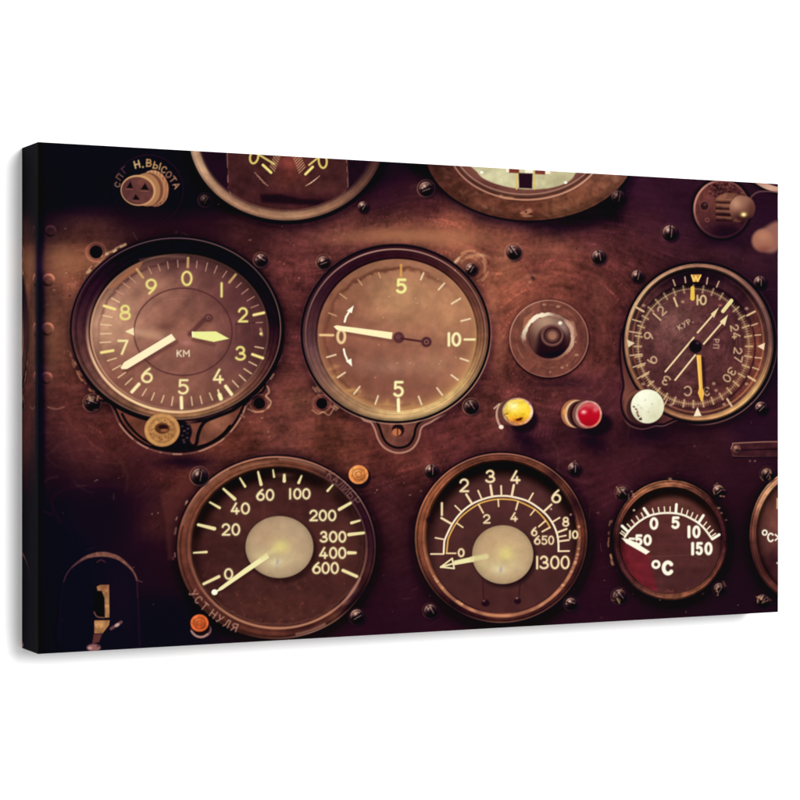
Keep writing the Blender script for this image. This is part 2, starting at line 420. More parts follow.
# label holder slot on the right edge
begin('label_holder', 'root')
w = win(726, 440, 779, 460)
q = poly_d(w, smooth([(731, 449), (733, 444.6), (738, 443), (790, 442.5), (790, 456), (738, 456.4), (733, 454)], 4, False))
paint(w, cov(q, 1.2), np.clip(A3((62, 30, 36))*tex(w, .3, 6, 3), 0, 255))
paint(w, cov(np.abs(q)-.5, 1.2)*np.where(PY[w] < 449, .95, .3), (166, 116, 96))
stroke([(734, 457.6), (779, 457.2)], 1.2, (10, 3, 16), 1.4, .8)
stroke([(742, 450), (779, 449)], 1.4, (22, 8, 20), 1.4, .8)
disc(736.5, 448.6, 4, 4, (112, 72, 62), 1.4); disc(735.6, 447.4, 1.6, 1.4, (190, 140, 112), 1.4, .8); disc(737.6, 450.6, 2.4, 1.4, (16, 6, 16), 1.6, .7)
end()

# ---------------- gauge builder pieces ----------------
def bezel(name, cx, cy, rx, ry, ix, iy, irx, iry, keys, label, pre=None, texa=.22, seed=1, outline=1.6, hl=None, rim=None, profile=.35, rg=1.):
    p = begin(name, 'root', label)
    r = max(rx, ry)+6
    w = win(cx-r, cy-r, cx+r, cy+r)
    if pre: pre()
    d = ell(w, cx, cy, rx, ry); di = ell(w, ix, iy, irx, iry); an = ang(w, cx, cy, rx, ry)
    paint(w, cov(d-outline, 1.5)*.92, (10, 3, 18))
    c = per(an, keys)*A3((.96, .97, .86))
    t = np.clip(-d/(np.maximum(di-d, 1)), 0, 1)                # 0 outer .. 1 inner
    n = fbm(an*rx/57.3*.5, t*14, 9, seed, 3)+.7*fbm(PX[w], PY[w], 5, seed+1, 3)
    c = c*(1+texa*2.0*n)[..., None]*(1+profile*(np.sin((t*1.0)*math.pi)-.6)*.6)[..., None]
    ga = lambda m, s_: np.exp(-((t-m)/s_)**2)
    ca = np.cos(np.radians(an-105))
    c = c*(1+rg*(.45*ga(.1, .07)*ca-.32*ga(.24, .07)-.18*ga(.66, .08)+.18*ga(.78, .06)-.5*ga(.97, .07)*(ca+.35)))[..., None]
    paint(w, cov(d, 1.2), np.clip(c, 0, 255))
    if hl: 
        dd = ell(w, cx, cy, rx-hl[0], ry-hl[0])
        paint(w, cov(np.abs(dd)-hl[1]/2, 1.2)*per(an, hl[3]), hl[2])
    return p, w, d, di, an
def glass(parent, ix, iy, irx, iry, fn, label=None):
    begin('dial', parent, label)
    r = max(irx, iry)+3
    w = win(ix-r, iy-r, ix+r, iy+r)
    d = ell(w, ix, iy, irx, iry); an = ang(w, ix, iy, irx, iry)
    c = fn(w, d, an)
    paint(w, cov(d, 1.3), np.clip(c, 0, 255))
    return w, d, an
def mixs(w, base, spots):                   # base colour with soft coloured patches
    c = np.ones(PX[w].shape+(3,), f32)*A3(base)
    for x, y, rx, ry, col, a in spots:
        g = np.exp(-(((PX[w]-x)/rx)**2+((PY[w]-y)/ry)**2)*1.1)*a
        c = c*(1-g[..., None])+A3(col)*g[..., None]
    return c
CR = (252, 236, 176); YL = (238, 226, 138)
def ticks(lst, wd, col, a=1., glow=.18, soft=1.4):
    for t in lst:
        k = t[4] if len(t) > 4 else wd
        stroke([(t[0], t[1]), (t[2], t[3])], k, t[5] if len(t) > 5 else col, soft, a, glow=glow)

# ---------------- gauge 1 : altimeter ----------------
tab1 = smooth([(100,392),(111,401),(117,411),(122,422),(130,432),(141,441),(152,446.5),(166,450),(181,451),(196,449),(210,443.5),(222,436),(232,425),(239,414),(245,402),(262,380),(180,330)], 5, True)
def pre1():
    w = box_of(tab1, 8)
    q = poly_d(w, tab1)
    paint(w, cov(q-1.6, 1.3)*.95, (8, 2, 16))
    e = cov(np.abs(q-3.2)-.8, 1.3)*st(398, 412, PY[w])
    e = e*(.35+.65*st(.42, .6, vn(PX[w], PY[w], 5, 3)))
    paint(w, e*.85, np.ones(q.shape+(3,), f32)*A3((190, 140, 116)))
    c = mixs(w, (112, 62, 48), [(130,425,14,12,(104,56,44),.9),(216,424,16,14,(146,92,70),.9),(205,436,20,8,(120,72,58),.8)])
    paint(w, cov(q+.4, 1.3), np.clip(c*tex(w, .3, 10, 2), 0, 255))
    stroke(smooth([(122,414),(128,424),(138,435),(150,443),(165,448),(185,449)]), 2.4, (8, 2, 14), 1.6, .95)
    stroke(smooth([(230,426),(222,435),(210,443),(198,447)]), 2.6, (8, 2, 14), 1.6, .95)
    q = poly_d(w, smooth([(170,415),(182,420),(189,424),(192,432),(190,441),(196,446),(203,446),(190,450),(165,451),(150,446),(176,440)], 4, True))
    paint(w, cov(q, 2.4)*.96, (10, 3, 18))
    stroke(smooth([(243,402),(233,410),(218,416),(206,421),(201,427),(198,435),(196,444),(190,449)]), 3.4, (9, 3, 16), 1.8, .95)
    for k in range(9):
        disc(184+rnd.uniform(-2, 5), 424+k*2.3, 1.5, 1., (96, 70, 72), 1.5, rnd.uniform(.3, .8))
p, w, d, di, an = bezel('gauge', 176.5, 328.5, 105, 91.3, 179.5, 332, 90, 79,
    [(90,(14,5,24)),(60,(12,4,24)),(30,(18,6,24)),(5,(24,9,26)),(340,(70,34,42)),(320,(104,60,56)),(300,(140,92,78)),(280,(156,108,84)),(262,(150,100,80)),(240,(136,88,78)),(215,(112,70,70)),(195,(92,52,58)),(175,(62,32,44)),(155,(40,18,34)),(135,(26,10,28)),(115,(14,5,22))],
    'large altimeter gauge at the upper left with a pale yellow hand and a knob below', pre1,
    hl=(.9, 1., (176, 130, 118), [(90,.6),(60,.85),(30,.95),(0,.7),(330,.5),(300,.4),(270,.5),(200,.25),(150,.35),(120,.6)]))
# dark gap between bezel and tab, pale inner lip
paint(w, cov(np.abs(ell(w, 177, 330.5, 106, 92.5))-1.7, 1.3)*per(an, [(300,.0),(282,.95),(305,.95),(322,.95),(340,.9),(225,.95),(240,.95),(255,.95),(263,0),(275,0),(200,.3),(90,0),(0,.7)]), (8, 2, 16))
paint(w, cov(np.abs(ell(w, 179, 331.6, 91.6, 80.4))-1.3, 1.6)*per(an, [(90,0),(140,0),(165,.35),(185,.65),(205,.95),(240,1),(270,.95),(295,.75),(320,.35),(340,.15),(0,0)]), per(an, [(200,(238,190,150)),(250,(250,214,160)),(290,(226,176,132)),(160,(150,100,90)),(330,(140,90,76)),(90,(20,8,20))]))
g1 = end()
def f1(w, d, an):
    c = mixs(w, (116, 72, 66), [(112,325,44,46,(206,156,124),.95),(150,285,34,22,(166,116,94),.8),(186,262,50,12,(92,54,56),.7),(236,300,38,36,(88,48,50),.85),(252,345,24,44,(80,42,46),.8),(180,392,70,22,(146,94,76),.75),(120,375,34,30,(142,88,72),.7),(183,332,44,38,(152,98,80),.85),(225,385,24,16,(124,76,64),.6)])
    c = c*(1+.14*2*fbm(PX[w], PY[w], 9, 2, 4)+.2*fbm(PX[w]+PY[w], PY[w]*.5, 12, 4, 3))[..., None]
    c = c*(1-np.exp(-(np.maximum(-d, 0)/6.))*per(an, [(90,.55),(60,.6),(30,.5),(0,.35),(320,.2),(250,0),(180,.15),(150,.4),(120,.5)]))[..., None]
    return c
w, d, an = glass(g1, 179.5, 332, 89.6, 78.6, f1)
# rough inside edge of the glass at the upper left, reflections
q = np.abs(ell(w, 181, 333, 82, 71)-2.5*fbm(PX[w], PY[w], 9, 3, 3)*2)
mul(w, cov(q-1.2, 3)*per(an, [(90,.5),(130,.9),(165,.7),(185,.2),(60,.2),(0,0),(270,0)]), (.66, .6, .66))
paint(w, cov(poly_d(w, smooth([(108,288),(118,278),(130,268),(142,262),(138,270),(126,278),(114,287)], 4, True)), 3)*.75, (168, 106, 74))
stroke(smooth([(140,260),(160,256.5),(185,257)]), 2, (140, 96, 84), 3, .5)
paint(w, cov(np.abs(ell(w, 179.5, 332, 88.4, 77.4))-.7, 2)*per(an, [(180,.9),(150,.7),(200,.9),(120,.3),(90,.1),(0,.15),(330,.3),(270,.2)]), (214, 160, 126))
q = ell(w, 183, 331.8, 49, 43.6)
paint(w, cov(np.abs(q)-.75, 1.5)*.62, (66, 30, 36))
blob(149, 333, 20, 6, (206, 156, 124), .55); 
stroke([(136,331.5),(172,341)], 5, (206, 158, 128), 6, .4)
for k in range(20):
    stroke(arcp(183, 332, rnd.uniform(10, 74), rnd.uniform(8, 62), *(lambda a: (a, a+rnd.uniform(6, 30)))(rnd.uniform(0, 360)), 6), .7, (196, 150, 126), 2, rnd.uniform(.05, .2))
stroke([(236,324),(258,322.5)], 1.2, (60, 30, 36), 2, .6); stroke([(236,324),(236,340)], 1., (60, 30, 36), 2, .4)
blob(165, 327, 8, 5, (92, 54, 50), .6); blob(186, 343, 5, 3, (200, 130, 130), .6); blob(206, 358, 9, 6, (116, 66, 60), .5); blob(221, 379, 5, 4, (90, 50, 46), .4)
stroke([(190,334),(204,320)], 5, (80, 42, 44), 3.5, .7); disc(208.5, 318, 4.4, 4.2, (88, 48, 48), 2, .9); disc(208.3, 317.6, 2, 1.9, (132, 88, 78), 1.4); disc(208.5, 318, 1, .9, (60, 30, 30), 1.)
stroke([(125,371.5),(176,342)], 4, (84, 42, 42), 4, .55); stroke([(193,339.5),(214,345)], 3, (84, 44, 42), 4, .5)
end()
TK1 = [(148.4,267.4,151.4,273.7),(158,264.4,160,270.6),(167.3,261.9,168.3,268.5),(177.5,260.5,178,267.1),(129.1,276.8,135.7,282.5),(122.9,282.9,129.4,287.8),(116,290.5,123.4,294.6),
 (197,261.4,196.3,267.8),(207.3,263,205.5,271),(217,266,214.2,273),(226.6,271.3,222.4,277.4),(241,283,236.2,287.5),(248,289,241.7,294),(254,296.7,247.2,300.8),(258.2,305,250.9,307.7),(262.3,322.4,256,322.7)]
TK1b = [(111.7,298.3,119.2,302.2),(103,315.5,112,317.3),(101,324.5,111.3,325.2),(100.5,333.8,111,333.5),(100,342.5,110.5,342),(107.4,360.8,116.1,358.1),(112.6,369.8,120.6,365.4),(118.1,377.6,125.3,372.5),(125.3,384.6,131.9,378.4),
 (142.2,395.6,146.3,389),(151.4,400,154.2,392.9),(161.4,402.5,163.8,395.6),(171.5,405.2,172.9,397),(191.2,397,192.2,405.2),(200.2,396.2,201.8,403.4),(209.4,393.1,212.4,400),(232.5,380.8,238.3,387),(239.4,375,245.4,380.8),(244,368.7,251.3,373.6),(249,361.8,256.4,365.6),(255,346.7,263.3,348.3)]
begin('scale', g1)
ticks(TK1, 1.1, (204, 154, 128), .75, 0); ticks(TK1b, 1.2, (242, 208, 160), .85, .1)
ticks([(136.7,269.2,142.9,277.4),(188,258,187.7,267.1),(235.5,274.7,229.3,282.3)], 2.3, (206, 164, 104), .9)
ticks([(263.7,312.8,253.7,315),(252.3,354.4,262.7,358.1),(104.1,305.9,114.7,309.1),(101.3,352.5,113,350.5)], 2.6, (248, 228, 142))
ticks([(131.9,391.8,138.8,384.2),(181.2,397.5,181.6,408),(225.6,386.3,231.4,394.2)], 3.2, (255, 238, 178)); ticks([(219.6,395,220.8,398.6)], 4, (250, 240, 170)); ticks([(218,390,220,397)], 1.4, CR)
ticks([(260.5,329,262,335)], 2.4, (206, 160, 120), .6); disc(260.8, 333.8, 1.4, 1.4, YL, 1.3)
poly([(125,331.5),(133.5,327.6),(134,335.6)], (250, 232, 180))
end()
begin('numerals', g1)
for c, x0, y0, x1, y1 in (('9',145.6,278.8,156.6,294.4),('8',119.5,304.8,130.6,320.2),('0',181.2,270.8,192.3,286),('1',216,282.3,227,297.4),('2',237.6,307.3,248,322.4),('3',235,346,246,360.6),('4',212.8,368.7,223.6,383.7),('5',177.6,379.2,189,394.4),('6',141.1,367.6,152.6,383),('7',117.5,339.8,128.2,354.8)):
    k = (236, 224, 130) if c in '012398' else (250, 234, 166)
    glyph(c, x0, y0, x1, y1, 2., k, .28)
glyph('K', 176.6, 350, 181.6, 356.9, 1., (244, 226, 190), .15); glyph('M', 183, 350, 189.5, 356.9, 1., (244, 226, 190), .15)
end()
begin('hand', g1)
poly([(120.4,367.8),(124,362.3),(171.3,333.8),(175.6,339.6),(127,369),(122,369.2)], (255, 242, 196), 1.2)
end()
begin('hand', g1)
poly([(191.7,331.7),(215.8,331.4),(229,338.7),(213.7,341.9),(195,338),(191.9,336.4)], (240, 240, 152), 1.2); stroke([(192.3,332),(192.8,337)], 1.4, (255, 255, 210), 1.2, .8)
end()
begin('setting_knob', g1)
w = win(140, 408, 186, 452)
d = ell(w, 162, 430, 17.8, 16.8); an = ang(w, 162, 430)
c = mixs(w, (182, 126, 76), [(156,422,10,10,(200,146,88),.8),(170,440,10,8,(166,112,66),.7)])
c = c*(1+.5*fbm(PX[w], PY[w], 4, 3, 4))[..., None]
paint(w, cov(d, 1.4), np.clip(c, 0, 255))
paint(w, cov(np.abs(d+2.2)-1.3, 2)*.6, (216, 160, 96)); paint(w, cov(np.abs(d+5)-.8, 2)*.35, (140, 92, 54))
q = ell(w, 162, 428.4, 7.4, 5.4)
paint(w, cov(q, 2.4)*.9, (70, 36, 24)); disc(163, 427, 4.6, 2.2, (38, 14, 18), 1.6, .9); disc(164, 430.4, 3.6, 1.6, (176, 110, 70), 2, .7)
for k in range(40):
    a = rnd.uniform(0, 6.28); r = rnd.uniform(7, 13); disc(162+r*math.cos(a), 430+r*.93*math.sin(a), .9, .8, (120, 78, 46), 1.3, .5)
end()

# ---------------- gauge 2 : climb rate ----------------
tab2 = smooth([(366,412),(374,419),(379,428),(382,437),(387,444),(395,448),(403,448),(410,444.5),(414.5,437),(416.5,428),(421,422),(432,416),(450,400),(396,380)], 5, True)
def pre2():
    w = box_of(tab2, 9)
    q = poly_d(w, tab2)
    paint(w, cov(np.abs(q-4.4)-1., 1.4)*.8*st(412, 420, PY[w]), (196, 146, 122))
    paint(w, cov(q-3, 1.4)*st(404, 414, PY[w]), (96, 52, 46))
    paint(w, cov(q-.4, 1.4), (8, 2, 14))
    paint(w, cov(q+1.8, 1.6), np.clip(mixs(w, (116, 68, 56), [(405,440,10,8,(84,46,42),.8)])*tex(w, .3, 6, 2), 0, 255))
    disc(398, 430, 6.2, 6.2, (30, 12, 18), 2); disc(396.6, 432.2, 4.6, 3.8, (190, 112, 72), 1.8); stroke([(397.5,428),(397.5,435)], 1., (60, 24, 20), 1.2)
p, w, d, di, an = bezel('gauge', 395.5, 333.6, 92.8, 87.4, 397, 335, 80, 76.4,
    [(90,(46,18,30)),(60,(58,26,34)),(40,(84,44,44)),(15,(112,66,58)),(355,(130,84,68)),(335,(168,124,94)),(315,(206,164,122)),(290,(220,180,138)),(270,(212,172,132)),(250,(186,142,112)),(230,(164,118,100)),(210,(130,88,86)),(190,(98,62,72)),(170,(70,38,48)),(150,(50,24,38)),(120,(40,16,30))],
    'large climb gauge in the upper middle with its pale needle pointing at nought', pre2, outline=2.4, rg=.6,
    hl=(3., 1.5, (206, 158, 136), [(90,.8),(60,.7),(30,.45),(0,.4),(330,.3),(270,.15),(210,.2),(170,.4),(140,.6),(110,.85)]), texa=.16, seed=2)
paint(w, cov(np.abs(ell(w, 395.5, 333.6, 95.6, 90.4))-.5, 1.2)*per(an, [(90,0),(20,.1),(340,.75),(300,.8),(240,.55),(200,.1)]), (206, 158, 130))
paint(w, cov(np.abs(ell(w, 395.6, 333.9, 88.6, 83.4))-.6, 1.4)*per(an, [(90,.4),(0,.6),(330,.4),(270,0),(200,.2)]), (56, 26, 34))
g2 = end()
def f2(w, d, an):
    c = mixs(w, (140, 88, 70), [(400,296,46,32,(194,142,102),.95),(448,312,26,34,(180,128,92),.85),(345,300,26,28,(146,94,70),.7),(330,345,20,34,(124,72,58),.8),(350,384,34,18,(122,70,58),.8),(390,366,36,9,(160,114,94),.6),(436,364,24,14,(168,118,90),.7),(420,392,40,10,(130,78,64),.8)])
    c = c*(1+.13*2*fbm(PX[w], PY[w], 8, 3, 4)+.24*fbm(PX[w]*.6, PY[w]*1.2, 26, 5, 3))[..., None]
    e = np.exp(-(np.maximum(-d, 0)/6.))
    g = e*per(an, [(270,.8),(300,.85),(330,.8),(0,.65),(20,.4),(45,.2),(90,.1),(150,0),(200,.4),(230,.8)])
    return c*(1-g[..., None])+A3((206, 154, 98))*g[..., None]
w, d, an = glass(g2, 397, 335, 79.6, 76, f2)
q = np.abs(ell(w, 398, 337, 73, 69)-3*fbm(PX[w], PY[w], 8, 3, 3)*2)
mul(w, cov(q-1.6, 4)*per(an, [(90,.95),(110,.8),(135,.7),(160,.4),(60,.5),(40,.15),(0,0),(200,.3),(215,.6),(240,.3),(270,.3),(300,0)]), (.62, .5, .5))
for k in range(30):
    a = rnd.uniform(200, 290); r = rnd.uniform(.86, .97); x, y = 397+80*r*math.cos(math.radians(a)), 335-76*r*math.sin(math.radians(a))
    blob(x, y, rnd.uniform(2, 6), rnd.uniform(1, 3), (214, 160, 98), .3)
stroke([(336,331.5),(392,341)], 3, (110, 62, 52), 4, .5)
blob(370, 324, 12, 5, (120, 74, 60), .4)
for k in range(16): disc(rnd.uniform(335, 462), rnd.uniform(270, 400), .8, .8, (230, 190, 150), 1.4, .4)
end()
begin('scale', g2)
ticks([(423.5,273,420.7,279.5),(444.2,283.4,438.5,289.6),(460.2,298.5,451.5,303.8),(470,318.8,461,321),(460.3,358.4,468.3,361),(451.2,375,458,380),(436.9,388,442.2,395),(418.5,396.5,421.5,404.4),(378,396,375.2,404),(359.7,386.6,354,393.7),(345,372.5,337.5,377.5),(335.6,354.7,326.9,357.2)], 1.4, (250, 226, 184), .92)
ticks([(328.7,313,336.2,315.9),(339.7,293.7,346.5,298.7),(358,279.7,361.9,285),(378.5,272.7,380.2,277.5)], 1.3, (220, 172, 128), .75, 0)
ticks([(464.5,339.5,474.5,339.5)], 2., CR); ticks([(320,335,333,335.2)], 2.2, (240, 200, 140)); ticks([(401,265,400.8,275.5)], 2.2, (226, 164, 84), .8); ticks([(398.2,399.4,398.5,411)], 3, (255, 246, 190))
for st_, hd in ((((344.6,321.7),(345.8,317),(348.6,312.4)), ((353.6,305.4),(346.7,310.8),(351.7,313.2))), (((343.7,349.3),(344.8,354.5),(347.2,360)), ((352,366.5),(345.8,361.2),(351.2,358.4)))):
    stroke(list(st_), 2, (255, 250, 225)); poly(list(hd), (255, 250, 225))
end()
begin('numerals', g2)
for c, x0, y0, x1, y1, k in (('5',395.8,278.6,406.8,293.5,(246,240,150)),('5',392.9,381,404,397,(252,244,176)),('0',336.3,329,346,344,(240,206,150)),('1',444.5,332.3,453,346.5,(252,240,180)),('0',451.4,332.3,461,346.5,(252,240,180))):
    glyph(c, x0, y0, x1, y1, 2.4, k, .3)
end()
begin('hand', g2)
disc(398.7, 337.6, 5.6, 5.6, (84, 46, 50), 1.6); stroke([(398,338),(426,342)], 2, (70, 34, 38), 1.4); stroke([(404,334),(416,337)], 3, (150, 104, 84), 3, .5)
disc(426.3, 342, 5.2, 5.2, (80, 42, 46), 1.6); disc(426.3, 342, 2.4, 2.4, (140, 90, 78), 1.2); disc(426.3, 342, 1.2, 1.2, (60, 28, 34), 1.2); disc(398, 337, 2.6, 2.6, (104, 62, 60), 1.6)
poly([(333.4,326.4),(336.4,325.3),(392.4,332.4),(391.4,339.2),(337,330.2)], (255, 243, 190), 1.2)
end()

# ---------------- gauge 3 : 0 - 600 ----------------
p, w, d, di, an = bezel('gauge', 276.5, 547.6, 99.6, 91.8, 278, 547, 87, 79.5,
    [(90,(106,60,50)),(70,(96,52,46)),(50,(66,34,42)),(20,(46,20,36)),(0,(52,24,36)),(345,(66,32,38)),(328,(30,10,24)),(318,(26,8,22)),(308,(96,52,46)),(290,(64,30,34)),(270,(92,48,44)),(250,(88,46,42)),(230,(92,48,46)),(205,(96,50,48)),(180,(104,56,50)),(150,(118,64,54)),(120,(126,74,60))],
    'round gauge at the lower left marked nought to 600 with a pale centre disc', None, outline=1.4,
    hl=(1.2, 1.1, (186, 134, 114), [(90,.9),(60,.75),(30,.6),(0,.2),(330,.1),(290,.8),(275,.4),(250,.05),(200,.05),(170,.1),(130,.7)]), texa=.2, seed=3)
paint(w, cov(np.abs(ell(w, 278, 547.2, 88.4, 81))-1.1, 1.5)*per(an, [(90,0),(0,.3),(330,.6),(300,.9),(270,.9),(240,.85),(210,.5),(180,.25),(150,0)]), (190, 132, 102))
for a0, a1, rr, al in ((120,165,.97,.35),(60,88,.965,.4),(282,300,.965,.55),(318,338,.9,.5),(95,112,.93,.3)):
    pts = [(276.5+99.6*rr*math.cos(math.radians(q)), 547.6-91.8*rr*math.sin(math.radians(q))) for q in np.linspace(a0, a1, 9)]
    stroke(pts, 2.2, (206, 150, 122), 3, al)
blob(352, 590, 5, 9, (176, 118, 98), .6, 40); blob(345, 603, 7, 3, (150, 92, 76), .6, -35)
for c, x, y, r in (('Y',193.4,593.8,58),('C',198.6,600,50),('T',204.4,606.4,42),('H',213.4,613.8,36),('Y',220,619,30),('L',226.8,623.4,25),('R',234.4,627.4,20)):
    glyph_r(c, x, y, 4.8, 7.4, r, 1.1, (186, 138, 118), .85)
for c, x, y, r in (('K',330.5,475.2,34),('A',336,479.4,38),('L',341.4,484,42),('N',346.6,489.2,45),('E',351.6,494.8,48),('P',356.8,501,52)):
    glyph_r(c, x, y, 4.8, 7.6, r, 1., (150, 108, 96), .6)
g3 = end()
def f3(w, d, an):
    c = .86*mixs(w, (80, 43, 40), [(250,510,40,20,(92,48,44),.6),(278,605,50,14,(100,52,44),.6),(330,560,26,30,(90,44,40),.6),(320,500,30,14,(76,36,38),.6),(210,560,20,30,(70,32,36),.6)])
    c = c*(1+.16*2*fbm(PX[w], PY[w], 7, 4, 4)+.3*fbm(PX[w]*.5, PY[w]*1.4, 14, 2, 3))[..., None]
    s = st(0, 13, -ell(w, 279, 552, 86.5, 79))
    s = .25+.75*s
    sh = per(an, [(90,1),(140,1),(170,.8),(200,.4),(250,0),(290,0),(330,.1),(20,.35),(50,.8)])
    return c*(1-(1-s)*sh)[..., None]
w, d, an = glass(g3, 278, 547, 86.4, 79, f3)
m = st(.17, .3, fbm(PX[w], PY[w], 4, 6, 3))
add(w, (d < -2)*m*st(540, 600, PY[w])*.6, (30, 16, 10))
paint(w, cov(np.abs(ell(w, 278, 547, 84.8, 77.6)-fbm(PX[w], PY[w], 4, 2, 2)*3)-.6, 3)*per(an, [(200,.05),(230,.3),(270,.3),(300,.25),(330,.1),(0,.1),(90,0)]), (170, 112, 84))
blob(339, 552, 12, 22, (120, 68, 50), .35); blob(330, 490, 8, 8, (110, 64, 52), .35); blob(283, 475, 12, 3, (120, 74, 62), .5)
q = ell(w, 281, 550, 36, 33); mul(w, cov(q, 6)*.6, (.45, .4, .5))
stroke([(270,560),(222,591)], 3, (56, 24, 28), 4, .5)
end()
T3 = [(198.2,524.7,214.3,528.7,2.6,3.6),(193.7,552.8,206.4,552,1.5,2.4),(209.9,502.3,219.5,507.8,1.6,2.6),(223.4,488.9,234.6,499,2,3.4),(239.9,478.2,245,486.4,1.4,2.4),(258,472,261,484.4,1.8,3.2),(272.9,470,274,476.8,1.2,2),(284.2,475,284.2,481,2.4,3.4),(301.4,476,298.6,482.7,1.6,2.8),(332.6,485,327.5,490.8,1.4,2.4),(350.4,503,339.2,509.4,2.6,3.2),(359.7,520.5,351.4,522.9,1.8,2.8),(363.5,532.9,348.8,534.6,2.6,3.4),(355.3,552.8,348.4,552.8,2.6,3.4),(342.9,570.4,356.6,576.4,3,3),(203.7,583.9,218.8,576.6,2.6,3)]
begin('scale', g3)
for t in T3: stroke([(t[0], t[1]), (t[2], t[3])], t[4], (246, 232, 168), 1.1, .96, t[5], .25)
end()
begin('numerals', g3)
for s, y0, y1, xs in (('20',523.4,535.6,((221.4,230.2),(231.4,240))),('40',502.5,514.4,((230.7,239.5),(240.8,249.8))),('60',489,500.8,((256.2,264.6),(265.6,274.1))),('100',488.2,499.4,((286.5,293.5),(293.2,301.3),(302,310.4))),('200',509.7,521.2,((309.1,317.7),(318.6,326.9),(327.8,336.2))),('300',531,542.6,((319.6,327.8),(328.8,337.3),(338.2,346.2))),('400',547,558.8,((319,327.8),(329,337.2),(338,346.2))),('600',562,574,((312.2,320.7),(321.4,329.6),(330.5,338.7))),('0',568.2,579.7,((224,233),))):
    for c, (a, b) in zip(s, xs): glyph(c, a, y0, b, y1, 1.75, (248, 234, 178), .32)
end()
def boss(g, cx, cy, rx, ry, base, yc):
    begin('centre_disc', g)
    r = rx+3; w = win(cx-r, cy-r, cx+r, cy+r); d = ell(w, cx, cy, rx, ry)
    c = mixs(w, base, [(cx-8,cy+10,20,14,(200,178,134),.6),(cx-14,cy-12,18,16,(base[0]-6,base[1]-12,base[2]-12),.5),(yc[0],yc[1],8.5,7.5,(222,204,128),.95),(cx-3,cy+15,8,5,(226,212,160),.8),(cx+12,cy+12,8,5,(214,192,146),.5),(cx-20,cy+9,6,5,(216,196,140),.4)])
    c = c*(1+.05*2*fbm(PX[w], PY[w], 6, 3, 3))[..., None]
    c = c*(1-.18*np.exp(np.minimum(d, 0)/4.))[..., None]
    paint(w, cov(d, 1.3), np.clip(c, 0, 255))
    blob(cx-2, cy+15, 1.6, 4, (150, 136, 160), .6, 10)
    end()
boss(g3, 279.3, 547, 34, 31, (190, 160, 126), (281, 546.5))
begin('hand', g3)
poly([(266.5,553.2),(269,557.6),(222.6,589.4),(219.6,590.6),(217,590.4),(219.4,587.4),(244,568.6)], (246, 238, 176), 1.3)
stroke([(222,588.4),(215,592)], 1.8, (246, 238, 190), 1.1); disc(214.4, 592.2, 3.1, 2.9, (255, 252, 226), 1.2)
stroke([(262,557.5),(275,549.5)], 4.6, (222, 206, 140), 4, .55)
end()
def adj(x, y, r, c1, c2, sil, lb):
    begin('adjusting_screw', g3, lb)
    if sil: disc(x+1.5, y+7, 10.5, 8, (120, 82, 78), 1.6); disc(x+1, y+5, 9.5, 7.5, (24, 8, 18), 1.8); stroke(smooth([(x-8,y+8),(x-3,y+13),(x+3,y+14),(x+8,y+11)]), 1.6, (198, 156, 140), 1.6, .8)
    else: disc(x+1, y+3, r+1.6, r+1.4, (22, 8, 20), 2.6, .9)
    w = win(x-r-2, y-r-2, x+r+2, y+r+2); d = ell(w, x, y, r, r*.96)
    c = mixs(w, c1, [(x-3,y-3,r*.6,r*.5,c2,.8),(x+4,y+5,r*.5,r*.5,tuple(v*.7 for v in c1),.6)])*(1+.55*fbm(PX[w], PY[w], 3, 2, 3))[..., None]
    paint(w, cov(d, 1.6), np.clip(c, 0, 255))
    paint(w, cov(np.abs(d+r*.38)-.6, 1.5)*.5, tuple(v*.5 for v in c1)); paint(w, cov(np.abs(d+r*.68)-.5, 1.4)*.5, tuple(v*.5 for v in c1)); paint(w, cov(np.abs(d+.8)-.6, 1.5)*.5, c2)
    end()
adj(358.3, 474.6, 9.8, (226, 132, 70), (252, 180, 104), 0, 'glowing pale orange slotted screw'); adj(199.3, 623, 9, (214, 92, 44), (244, 128, 70), 1, 'deep orange slotted screw')

# ---------------- gauge 4 : double scale to 1300 ----------------
p, w, d, di, an = bezel('gauge', 501, 538, 86.4, 85.2, 501.5, 537, 76, 76.4,
    [(90,(100,52,46)),(60,(116,62,52)),(50,(56,24,32)),(40,(104,54,46)),(25,(42,16,28)),(5,(100,50,42)),(350,(80,38,38)),(335,(58,26,34)),(320,(66,30,34)),(300,(54,23,32)),(270,(76,36,36)),(250,(46,18,28)),(235,(32,10,24)),(215,(70,34,36)),(195,(108,58,48)),(170,(128,70,54)),(140,(136,76,58)),(115,(112,60,50))],
    'round double scale gauge at the lower middle marked up to 1300', None, outline=1.4,
    hl=(1., 1., (176, 122, 104), [(90,.8),(50,.6),(20,.3),(0,.2),(330,.2),(300,.5),(270,.6),(240,.2),(180,.3),(130,.6)]), texa=.3, seed=4)
q = ell(w, 501.5, 537.4, 77.6, 78.4)
paint(w, cov(np.abs(q)-1.7, 2.2)*per(an, [(90,0),(20,.1),(0,.5),(330,.8),(300,.95),(270,.95),(240,.9),(215,.8),(195,.4),(160,0)])*(.65+.5*vn(PX[w], PY[w], 7, 2)), (206, 138, 98))
for k in range(22):
    a = math.radians(rnd.choice([rnd.uniform(210, 240), rnd.uniform(320, 372)])); x, y = 501.5+78*math.cos(a), 537-78*math.sin(a)
    disc(x, y, rnd.uniform(.8, 2), rnd.uniform(.6, 1.6), (228, 164, 120), 1.6, .6)
g4 = end()
